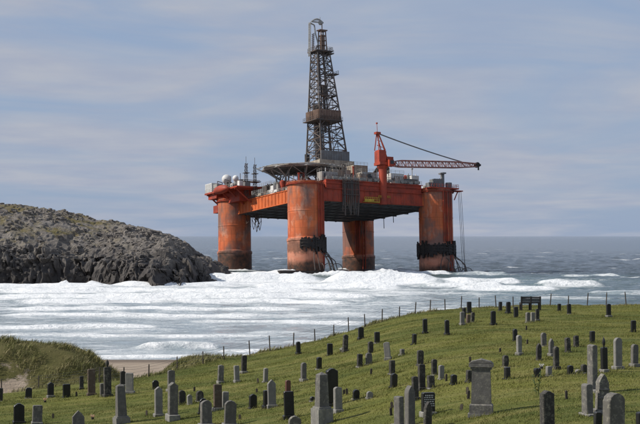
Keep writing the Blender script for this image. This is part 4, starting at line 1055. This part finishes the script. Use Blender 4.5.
def headstone(px_, base, top, wpx, style='flat', mat='dark', lab=None, yaw=None, thick=None, plinth=None, lean=0.0):
    x, y = hit(px_, base)
    k = y / FPX
    W = max(0.22, wpx * k); Hh = (base - top) * k
    big = Hh > 1.0
    if yaw is None: yaw = st_rand.choice([14, 20, 24, 28]) + st_rand.uniform(-5, 5)
    T = thick if thick else (0.17 if W < .45 else 0.23)
    ca = abs(math.cos(R(yaw))); W = max(0.2, (W - T * abs(math.sin(R(yaw)))) / ca)
    g = None
    if isinstance(lab, tuple): lab, g = lab
    r_ = empty('headstone', (x, y, tz(x, y) - 0.04), (R(st_rand.uniform(-2.5, 2.5)), R(lean + st_rand.uniform(-2.0, 2.0)), R(yaw)))
    tag(r_, lab, 'headstone', g)
    M_ = M['s_' + mat]
    if style == 'pillar':                       # tapering shaft on a stepped plinth with a cap
        ph = plinth if plinth else .3
        b = MB(); a = W / 2; t = a * .92; tp_ = .80
        zb, zt = ph, Hh - W * .18
        b.add([(-a, -t, zb), (a, -t, zb), (a, t, zb), (-a, t, zb), (-a * tp_, -t * tp_, zt), (a * tp_, -t * tp_, zt), (a * tp_, t * tp_, zt), (-a * tp_, t * tp_, zt), (0, 0, Hh + .02)],
              [(3, 2, 1, 0), (0, 1, 5, 4), (1, 2, 6, 5), (2, 3, 7, 6), (3, 0, 4, 7), (4, 5, 8), (5, 6, 8), (6, 7, 8), (7, 4, 8)])
        b.build('shaft', M_, r_)
        MB().box((0, 0, ph / 2 - .03), (W * 1.5, W * 1.42, ph + .05)).box((0, 0, ph + .03), (W * 1.25, W * 1.18, .06)).build('plinth', M['s_' + ('base' if mat in ('pale', 'grey') else mat)], r_)
        return r_
    ph = plinth if plinth is not None else (0.16 if Hh > .75 else 0.07)
    pf = prof(style, W, Hh - ph); jw = .006 if mat in ('black', 'red') else .022
    pf = pf[:2] + [(a_ + st_rand.uniform(-jw, jw) * W, b_ + st_rand.uniform(-jw, jw) * W) for a_, b_ in pf[2:]]
    MB().slab(pf, T, min(.02, T * .2), (0, 0, ph - .004)).build('slab', M_, r_)
    bw = W * (1.3 if big else 1.18)
    MB().slab([(-bw / 2, -.15), (bw / 2, -.15), (bw / 2, ph - .02), (bw / 2 - .03, ph), (-bw / 2 + .03, ph), (-bw / 2, ph - .02)], T * 2.1, .015).build('base', M['s_base' if (mat in ('pale', 'grey', 'lichen') or st_rand.random() < .4) else 's_' + mat], r_)
    if style == 'finial' :
        MB().lathe([(W * .2, 0), (W * .12, .05), (W * .22, .12), (W * .26, .2), (W * .2, .3), (W * .06, .38), (.01, .42)], (0, 0, Hh - .02), 12).build('urn', M_, r_, True)
    return r_
ST = [
 # the dune side
 (19.5, 423, 402, 11.5, 'shoulder', 'black', 'broad black slab with arched crest, beside a plain grey one'),
 (37.5, 424, 404, 10.5, 'flat', 'grey', 'plain grey square topped slab beside the broad black one'),
 (79, 431, 409, 13, 'peak', 'grey', 'grey pointed headstone low in the grass with side steps'),
 (29, 398, 386.5, 7, 'arch', 'black', DUNEB), (51, 397, 381, 7, 'gable', 'black', 'black gable topped slab in front of the marram dune'),
 (67, 397, 383, 8, 'flat', 'black', DUNEB), (82, 389, 375, 4.5, 'flat', 'dark', 'thin dark headstone against the end of the dune'),
 (92, 395, 368, 8, 'slant', 'brown', 'tall brown sandstone slab below the seaward end of the dune'),
 (1, 401, 387, 5, 'flat', 'dark', 'blue grey dark slab beside the bare sand of the dune'),
 (102.5, 396, 382, 4.5, 'flat', 'grey', 'small grey slab leaning close to a tall dark headstone with urn'),
 (108, 396, 366, 8, 'finial', 'dark', 'tall dark headstone topped by an urn, next to brown sandstone'),
 (123, 386, 370, 6, 'arch', 'dark', 'dark arched headstone half behind a bluish pale slab'),
 (130, 393, 372, 8, 'flat', 'pale', 'bluish pale flat topped slab behind the tapering pillar', -6),
 (122, 423, 383, 11, 'pillar', 'grey', 'tall tapering grey pillar on a broad block plinth', 24),
 (156, 389, 379, 7, 'round', 'black', 'small black round topped headstone behind a slim pale one'),
 (159, 416, 385.5, 8.5, 'gable', 'pale', 'slim pale gabled headstone beside the tallest grey slab'),
 (171.5, 391, 369, 8, 'arch', 'grey', 'grey arched headstone standing behind the tallest grey slab'),
 (173, 420, 381, 11, 'gable', 'grey', 'tallest narrow grey slab with low gable on plinth', 20, .34, .3),
 (182.5, 404, 389, 7.5, 'round', 'dark', 'dark round topped stone in a cluster of low stones'),
 (190, 404, 393, 6, 'gable', 'pale', 'low broken pale stone in a cluster of low stones'),
 (200, 401, 389.5, 8, 'round', 'dark', 'dark grey domed stone behind a leaning black one'),
 (202, 413, 397, 8, 'round', 'black', 'leaning black domed stone beside two rounded grey headstones', 10, None, None, 7),
 (206.5, 426, 399, 12.5, 'round', 'grey', 'wide grey round topped headstone next to its twin, darker stained'),
 (230, 426, 399, 12.5, 'round', 'grey', 'wide grey round topped headstone in front of the brown slab'),
 (220.5, 383, 364, 6.5, 'arch', 'grey', 'grey arched headstone rising behind the dark brown slab'), (237, 382, 364.5, 6, 'flat', 'pale', 'slim pale flat headstone next to the blue grey slab by the fence'), (244, 373, 354.5, 6, 'slant', 'dark', 'blue grey dark slab close by the fence on the falling edge'),
 (218, 410, 383, 9, 'flat', 'brown', 'dark brown square topped slab behind rounded grey headstones'),
 (225.5, 407, 390.5, 7, 'flat', 'pale', 'short pale slab beside the dark brown one'),
 (253, 408, 393, 8.5, 'shoulder', 'black', 'short broad black slab beside the pale gabled headstone'),
 (265.5, 382, 367, 5.5, 'arch', 'pale', 'slim pale arched headstone uphill of the tall pointed pale one'), (266, 408, 389, 4, 'flat', 'black', 'narrow black stone tight against the pale gabled headstone'),
 (272, 407, 378, 9, 'peak', 'pale', 'tall pale headstone with pointed gable and lit edge'),
 (288, 393, 379, 6, 'arch', 'red', 'red brown granite headstone behind a tall black slab'),
 (289.5, 418, 390, 10.5, 'flat', 'black', 'tall black slab in front of the red brown granite'),
 (295, 430, 414.5, 13, 'round', 'lichen', 'lichened domed headstone low in front of the tall black slab'),
 (303.5, 381, 361.5, 6.5, 'round', 'grey', 'slim grey domed headstone alone uphill of the tall black slab'), (298.5, 354, 340.5, 5, 'round', 'black', 'small black domed headstone by the fence halfway down the falling edge'),
 (312.5, 401, 395, 5.5, 'round', 'black', SMALLD),
 (319, 369, 356, 6, 'arch', 'black', 'black arched headstone uphill of the square grey shaft'), (330, 355, 342.5, 6, 'flat', 'black', 'black flat topped headstone beside the greenish dark one with flowers'), (345, 351.5, 333.5, 6, 'shoulder', 'dark', 'greenish dark headstone with pale flowers at its foot'),
 (361, 339, 326, 6, 'arch', 'black', BEND), (377, 343, 331, 6, 'flat', 'black', BEND), (370.5, 353, 340.5, 6, 'arch', 'dark', 'dark arched headstone uphill of the dark and stained grey pair'),
 (359.5, 367, 353, 6, 'flat', 'dark', 'dark flat stone paired with a stained grey one'), (369, 364, 352, 7, 'arch', 'grey', 'stained grey stone in a pair with a dark one'),
 (388, 359.5, 341, 6.5, 'arch', 'pale', 'pale headstone tilted to one side alone on the slope', -10, None, None, -6),
 (402, 355, 348, 4, 'flat', 'grey', SMALLP), (392, 374, 359, 6.5, 'flat', 'dark', 'dark slab rising behind a broader black one'), (393.5, 387, 372, 8, 'shoulder', 'black', 'broader black stone in front of a dark slab'),
 (356, 399, 388, 7.5, 'round', 'black', 'squat black domed stone next to a small pale dome'), (369.5, 398, 390, 7, 'round', 'pale', 'small pale domed stone next to a squat black one'),
 (338, 412, 385.5, 9.5, 'arch', 'pale', 'pale arched headstone beside the square grey block monument'),
 (322, 424, 371, 12, 'pillar', 'grey', 'square grey shaft on a big two step block plinth', 30, None, .62),
 (332, 406, 367, 13, 'shoulder', 'black', 'large dark headstone rising behind the square grey shaft'),
 (399, 428, 395, 8, 'flat', 'grey', 'grey slab edge on beside a much taller pointed slab', 35, .3),
 (409.5, 434, 384, 11, 'gothic', 'grey', 'very tall grey pointed slab beside the inscribed black headstone', 22, .3),
 (415.5, 400, 375, 7, 'arch', 'dark', 'dark arched headstone right behind the very tall grey slab'),
 (420, 365, 349, 7, 'arch', 'dark', 'dark headstone top rising behind a stained grey pillar'), (421.5, 390, 363, 8, 'flat', 'dark', 'stained dark grey upright slab in a close row'),
 (414, 344.5, 333, 4.5, 'flat', 'black', 'narrow black headstone near a tiny grey stone on the upper slope'), (434, 375, 358, 6, 'arch', 'dark', 'dark arched headstone beside a slim pale one, uphill of the inscribed stone'), (441, 379, 364, 4.5, 'arch', 'pale', 'slim pale arched headstone among dark ones uphill of the inscribed stone'), (431, 388, 374, 8, 'flat', 'dark', 'dark broad slab beside the stained upright slab'),
 (453.5, 384, 373, 7, 'arch', 'black', 'small black stone on open grass near the capped monument'),
 (428, 415, 391, 14, 'flat', 'black', 'polished black headstone with a white inscription', 12),
 (427, 432, 400, 9, 'gothic', 'dark', 'dark pointed headstone standing before the inscribed black one'),
 (468.5, 382, 369, 4.5, 'flat', 'dark', 'narrow dark stone peeping out behind the capped monument'),
 (505.5, 367, 354, 7, 'round', 'dark', 'dark round headstone behind another dark slab, stacked in view'), (507, 379, 366, 6, 'slant', 'black', 'black slab in front of a dark round headstone'),
 # right half, far rows
 (515, 341, 328, 5, 'round', 'black', 'black domed headstone right behind the tall slim pale one'), (519, 355, 334, 6, 'round', 'pale', 'tall slim pale round topped headstone beside a black one'),
 (543.5, 346, 331.5, 6, 'round', 'grey', 'grey round topped stone behind a dark pointed one'), (538.5, 360, 342, 5, 'gothic', 'dark', 'dark narrow pointed headstone on open grass'),
 (551, 356, 337.5, 5.5, 'gothic', 'grey', 'grey pointed headstone close beside a dark stepped one'), (556, 369, 345, 6, 'gable', 'dark', 'tall dark headstone on a stepped base beside a grey pointed one'),
 (567.5, 352, 336.5, 6.5, 'arch', 'dark', MIDDARK), (576, 346.5, 334.5, 6, 'arch', 'dark', MIDDARK), (592, 343, 330, 6, 'flat', 'black', 'black flat stone uphill of the tall grey slab with bright edge'),
 (592, 392, 343, 10, 'arch', 'grey', 'tall grey slab with one bright edge behind a short grey slab', 24, .32),
 (604, 372, 346, 7.5, 'finial', 'black', 'black headstone crowned by a round urn'),
 (617.5, 369, 336.5, 9, 'round', 'pale', 'tall pale blue grey round topped headstone on a step'), (634, 366.5, 343, 8, 'round', 'grey', 'grey round topped headstone with bright edge near the tall pale one'),
 (537, 377, 366.5, 8, 'heart', 'black', 'small black heart shaped headstone'), (548.5, 376, 365, 6, 'flat', 'pale', 'small pale square stone near the heart shaped one'),
 (570, 374, 364, 5, 'arch', 'black', SMALLD), (577.5, 373, 368, 4.5, 'round', 'pale', SMALLP), (583.5, 373, 363, 5, 'arch', 'dark', SMALLD),
 (587, 415, 382, 10.5, 'arch', 'grey', 'short thick grey slab on a pale step before the tall grey slab', 16, .34, .1),
 (601, 413, 372, 13, 'gothic', 'lichen', 'grey gothic pointed headstone with courses behind the lichened dome', 14, .26),
 (613, 436, 391, 22, 'round', 'lichen', 'massive domed headstone blotched with lichen', 22, .34), (597, 428, 410, 8, 'flat', 'black', 'black stone wedged beside the massive lichened dome'),
 (547, 432, 389, 15, 'scroll', 'dark', 'dark polished headstone with scrolled crest and lit edge', 20, .24), (640, 428, 410, 6, 'flat', 'black', 'dark slab standing alone past the massive lichened dome'),
 # brow
 (425, 333.5, 318, 5, 'flat', 'black', PAIR), (447, 335, 319, 5, 'arch', 'black', PAIR), (462, 325, 311, 5, 'flat', 'pale', 'bright pale slab in a little group on the brow'), (464, 318, 307, 3.5, 'flat', 'black', 'black slab just behind the bright pale one on the brow'),
 (469, 313, 301, 5, 'flat', 'black', 'black slab at the fence behind the little pale group on the brow'), (467.8, 323, 313.5, 4.5, 'flat', 'brown', 'short brownish stone in a little group on the brow'), (472.2, 322, 311.5, 4.5, 'arch', 'dark', 'short dark stone in a little group on the brow'),
 (493, 325, 310, 5.5, 'arch', 'black', 'lone black arched headstone between the little pale group and the bench'), (500, 311, 301, 4, 'flat', 'black', BROW), (508, 313.5, 301, 5, 'arch', 'black', BROW), (516, 317.5, 306, 5, 'flat', 'black', BROW),
 (527.5, 322.5, 311.5, 5, 'arch', 'grey', 'yellowish grey stone in front of the bench'), (537, 321, 308, 4, 'arch', 'dark', 'slim dark stone in front of the bench end'),
 (532.5, 321.5, 311.5, 4.5, 'flat', 'pale', 'pale stone between two others in front of the bench'),
 (559, 311, 303, 3.5, 'flat', 'black', 'tiny black stone at the fence just past the bench'), (569, 314, 303, 4.5, 'arch', 'black', 'black arched stone beside the tiny black one past the bench'), (608.5, 317, 303, 5, 'arch', 'black', 'lone black arched headstone on the brow well past the bench'), (633, 332, 319.5, 5.5, 'flat', 'black', 'dark stone near the fence at the seaward corner of the field'),
]
stones = {}
for s_ in ST:
    a = list(s_[:7]); kw = {}
    for key, i in (('yaw', 7), ('thick', 8), ('plinth', 9), ('lean', 10)):
        if len(s_) > i and s_[i] is not None: kw[key] = s_[i]
    stones[(s_[0], s_[1])] = headstone(*a, **kw)
# rows of white lettering, too worn to read, on the polished black stone
p_ = stones[(428, 415)]; sl = [c for c in p_.children if c.name.startswith('slab')][0]
mb = MB(); ww = max(v.co.x for v in sl.data.vertices); hh = max(v.co.z for v in sl.data.vertices); yy = min(v.co.y for v in sl.data.vertices)
ir = random.Random(4)
for r_ in range(6):
    x = -ww * (.75 if r_ else .6)
    while x < ww * .7:
        L_ = ir.uniform(.03, .07); mb.box((x + L_ / 2, yy - .003, hh * (.88 - .085 * r_)), (L_, .006, .03 if r_ else .045)); x += L_ + .02
tag(mb.build('inscription', M['ins'], p_), kind='stuff')
# courses on the gothic stone
p_ = stones[(601, 413)]; sl = [c for c in p_.children if c.name.startswith('slab')][0]
ww = max(v.co.x for v in sl.data.vertices); hh = max(v.co.z for v in sl.data.vertices); yy = min(v.co.y for v in sl.data.vertices)
mb = MB()
for t in (.2, .42, .62): mb.box((0, yy - .01, hh * t), (ww * 2.02, .05, .035))
mb.build('moulding', M['s_grey'], p_)
# block steps under the square shaft
p_ = stones[(322, 424)]; pl_ = [c for c in p_.children if c.name.startswith('plinth')][0]
# the capped monument
x, y = hit(481, 414.5); k = y / FPX
mo = empty('monument', (x, y, tz(x, y) - .03), (0, 0, R(-10)))
tag(mo, 'broad grey capped monument on a plinth standing alone in the grass', 'monument')
W = 19 * k; Hh = 57 * k; D_ = W * .42
MB().box((0, 0, .02), (26 * k, D_ * 1.75, .12)).build('step', M['s_base'], mo)
mb = MB(); z0, z1 = .08, 12.5 * k; a, b = 11.6 * k, D_ * .72
mb.add([(-a, -b, z0), (a, -b, z0), (a, b, z0), (-a, b, z0), (-a, -b, z1 - .05), (a, -b, z1 - .05), (a, b, z1 - .05), (-a, b, z1 - .05), (-a + .05, -b + .05, z1), (a - .05, -b + .05, z1), (a - .05, b - .05, z1), (-a + .05, b - .05, z1)],
       [(3, 2, 1, 0), (0, 1, 5, 4), (1, 2, 6, 5), (2, 3, 7, 6), (3, 0, 4, 7), (4, 5, 9, 8), (5, 6, 10, 9), (6, 7, 11, 10), (7, 4, 8, 11), (8, 9, 10, 11)])
mb.build('plinth', M['s_grey'], mo)
mb = MB(); z2 = 46.5 * k; a0, a1_ = 9.9 * k, 9.0 * k; b0_, b1_ = D_ * .56, D_ * .5
mb.add([(-a0, -b0_, z1), (a0, -b0_, z1), (a0, b0_, z1), (-a0, b0_, z1), (-a1_, -b1_, z2), (a1_, -b1_, z2), (a1_, b1_, z2), (-a1_, b1_, z2)], [(3, 2, 1, 0), (0, 1, 5, 4), (1, 2, 6, 5), (2, 3, 7, 6), (3, 0, 4, 7), (4, 5, 6, 7)])
mb.build('shaft', M['s_grey'], mo)
mb = MB(); a = 12 * k
mb.box((0, 0, z2 + 1.2 * k), (21 * k, D_ * 1.15, 2.4 * k)); mb.box((0, 0, z2 + 4.2 * k), (a * 2, D_ * 1.4, 3.6 * k))
mb.slab([(-a * .96, 0), (a * .96, 0), (a * .8, 2.2 * k), (a * .45, 3.0 * k), (0, 4.6 * k), (-a * .45, 3.0 * k), (-a * .8, 2.2 * k)], D_ * 1.3, .02, (0, 0, z2 + 6 * k))
mb.build('cap', M['s_grey'], mo)

# ------------------------------------------------------------------ fence of stakes and wire
posts_px = [2, 39, 100, 124, 149, 177.5, 203, 224, 250, 270, 293.5, 315, 333.6, 348.6, 365, 382, 399.3, 415, 430, 445, 461, 479, 496, 513, 550, 568, 587, 606, 626, 645]
fe = empty('fence', (0, 0, 0)); tag(fe, 'stake and wire fence along the seaward edge of the field', 'fence')
pm = MB(); pm.lathe([(.04, -.3), (.037, .9), (.022, 1.0)], (0, 0, 0), 7); pme = pm.mesh('post', M['wood'])
fr = random.Random(8); pts = []
for i, px_ in enumerate(posts_px):
    Y = np.arange(60, 115, .05); X = (px_ - 320) / FPX * Y
    j = int(np.argmin(np.abs(Y - fence_y(X) - .25))); x, y = float(X[j]), float(Y[j]); zb = tz(x, y)
    o = bpy.data.objects.new('post', pme); C.objects.link(o); o.parent = fe
    sc = fr.uniform(.72, 1.0); o.location = (x, y, zb); o.scale = (1, 1, sc); o.rotation_euler = (R(fr.uniform(-4, 4)), R(fr.uniform(-5, 5)), fr.uniform(0, 6))
    pts.append((Vector((x, y, zb)), sc))
for h in (.3, .55, .8, .97):
    mb = MB()
    for (a, sa), (b, sb) in zip(pts[:-1], pts[1:]):
        if (a - b).length > 14: continue
        p = [a.lerp(b, t) + Vector((0, -.06, h * (sa * (1 - t) + sb * t) - .05 * 4 * t * (1 - t))) for t in (0, .33, .67, 1)]
        mb.path(p, .007, 4)
    mb.build('wire', M['wire'], fe)

# ------------------------------------------------------------------ bench looking out to sea
x, y = hit(530, 310); k = y / FPX
bn = empty('bench', (x, y, tz(x, y)), (0, 0, R(3))); tag(bn, 'dark slatted bench on the brow facing the sea', 'bench')
Wb = 20.5 * k
leg = MB().box((0, -.28, .45), (.09, .09, .95)).box((0, .28, .22), (.09, .09, .5)).box((0, 0, .42), (.08, .6, .08)).mesh('leg', M['benchwood'])
for s_ in (-1, 0, 1):
    o = bpy.data.objects.new('leg', leg); C.objects.link(o); o.parent = bn; o.location = (s_ * (Wb / 2 - .06), 0, 0)
sl = MB().box((0, 0, 0), (Wb, .035, .105)).mesh('back_slat', M['benchwood'])
for i in range(4):
    o = bpy.data.objects.new('back_slat', sl); C.objects.link(o); o.parent = bn; o.location = (0, -.225 - .012 * i, .50 + .118 * i)
sl = MB().box((0, 0, 0), (Wb, .1, .035)).mesh('seat_slat', M['benchwood'])
for i in range(5):
    o = bpy.data.objects.new('seat_slat', sl); C.objects.link(o); o.parent = bn; o.location = (0, -.17 + .115 * i, .485)
# ------------------------------------------------------------------ small things in the grass
M['flower'] = (lambda m: (m.col(m.mix(m.noise(m.coord('Object', rnd=True), 30, 2), (.55, .16, .05), (.6, .5, .4))), m.m)[1])(Mat('flowers', .8))
M['leaf'] = Mat('weed_leaf', .7).col((.07, .10, .03)).m
pk = MB().slab([(-.05, -.1), (.05, -.1), (.05, .27), (.0, .31), (-.05, .27)], .035, .006).mesh('grave_peg', M['wood'])
for px_, py_ in [(53.5, 418), (77, 396), (147, 415), (194.5, 391), (240, 419), (257, 392), (371, 374), (392, 408), (391, 415), (344, 394), (347, 394.5), (467, 394), (468, 399), (461, 410), (527, 344), (526, 330), (446, 381), (500, 352), (566, 399), (258, 383), (316, 384), (328, 376), (470, 362)]:
    x, y = hit(px_, py_)
    o = bpy.data.objects.new('grave_peg', pk); C.objects.link(o); o.location = (x, y, tz(x, y)); o.rotation_euler = (0, R(fr.uniform(-6, 6)), R(fr.uniform(-40, 40))); sc = fr.uniform(.55, 1.0); o.scale = (1, 1, sc)
    tag(o, 'little wooden peg marking a grave in the grass', 'grave marker', 'wooden grave pegs')
def flowers(px_, py_, lab, g=None, n_=12, orange=True):
    x, y = hit(px_, py_); r_ = empty('flower_pot', (x, y, tz(x, y) - .03)); r_.scale = (.7, .7, .7); tag(r_, lab, 'flower pot', g)
    MB().lathe([(.07, -.02), (.1, .16), (.11, .18)], (0, 0, 0), 12).build('pot', M['s_dark'], r_)
    mb = MB()
    for i in range(n_):
        c_ = Vector((fr.uniform(-.12, .12), fr.uniform(-.1, .1), .22 + fr.uniform(0, .12))); s_ = .035
        mb.add([c_ + Vector((s_, 0, 0)), c_ + Vector((0, s_, 0)), c_ + Vector((-s_, 0, 0)), c_ + Vector((0, -s_, 0)), c_ + Vector((0, 0, s_)), c_ - Vector((0, 0, s_))], [(0, 1, 4), (1, 2, 4), (2, 3, 4), (3, 0, 4), (1, 0, 5), (2, 1, 5), (3, 2, 5), (0, 3, 5)])
        mb.tube((0, 0, .1), c_, .006, 3)
    mb.build('blooms', M['flower' if orange else 'ins'], r_)
flowers(45.5, 402, 'small pot of orange flowers before the black dune headstones'); flowers(93, 419, 'orange flowers in a pot beside the pointed grey headstone')
flowers(341, 351.5, 'pale flowers at the foot of the greenish dark headstone', None, 14, False); 
flowers(541, 369, 'pale flowers beside the small heart shaped headstone', None, 10, False)
x, y = hit(537, 397); pl_ = empty('tall_weed', (x, y, tz(x, y))); tag(pl_, 'tall leafy weed growing behind the scroll topped headstone', 'plant')
mb = MB(); mb2 = MB()
for i in range(3):
    a = fr.uniform(-.12, .12); e = Vector((a * 2.0, fr.uniform(-.1, .1), .62 + .14 * i)); mb.path([(a * .3, 0, -.05), (a, 0, .3), e], .010, 4)
    for j in range(9):
        t = .25 + .08 * j; p = Vector((a * .3, 0, 0)).lerp(e, t); an = fr.uniform(0, 6.28); d_ = Vector((math.cos(an), math.sin(an), .5)).normalized(); sd_ = d_.cross(Vector((0, 0, 1))).normalized()
        L_ = fr.uniform(.10, .17); mb2.add([p, p + d_ * L_ * .5 + sd_ * .03, p + d_ * L_, p + d_ * L_ * .5 - sd_ * .03], [(0, 1, 2, 3)])
mb.build('stem', M['leaf'], pl_); mb2.build('foliage', M['leaf'], pl_)

tx, ty = [], []
for o in stones.values():
    for _ in range(90):
        a = fr.uniform(0, 6.283); r_ = fr.uniform(.12, .42); tx.append(o.location.x + math.cos(a) * r_ * 1.3); ty.append(o.location.y + math.sin(a) * r_)
for _ in range(140):
    a = fr.uniform(-.9, .9); tx.append(mo.location.x + a); ty.append(mo.location.y - .42 + fr.uniform(-.1, .1) * 1)
tx, ty = np.array(tx), np.array(ty); n = len(tx)
tag(tri_blades(n, tx, ty, .07 + .13 * rng.uniform(0, 1, n) ** 1.6, .008 + .006 * rng.uniform(0, 1, n), 'uncut_grass', M['lawnblade'], .35),
    'longer uncut grass round the feet of the headstones', 'grass', kind='stuff')
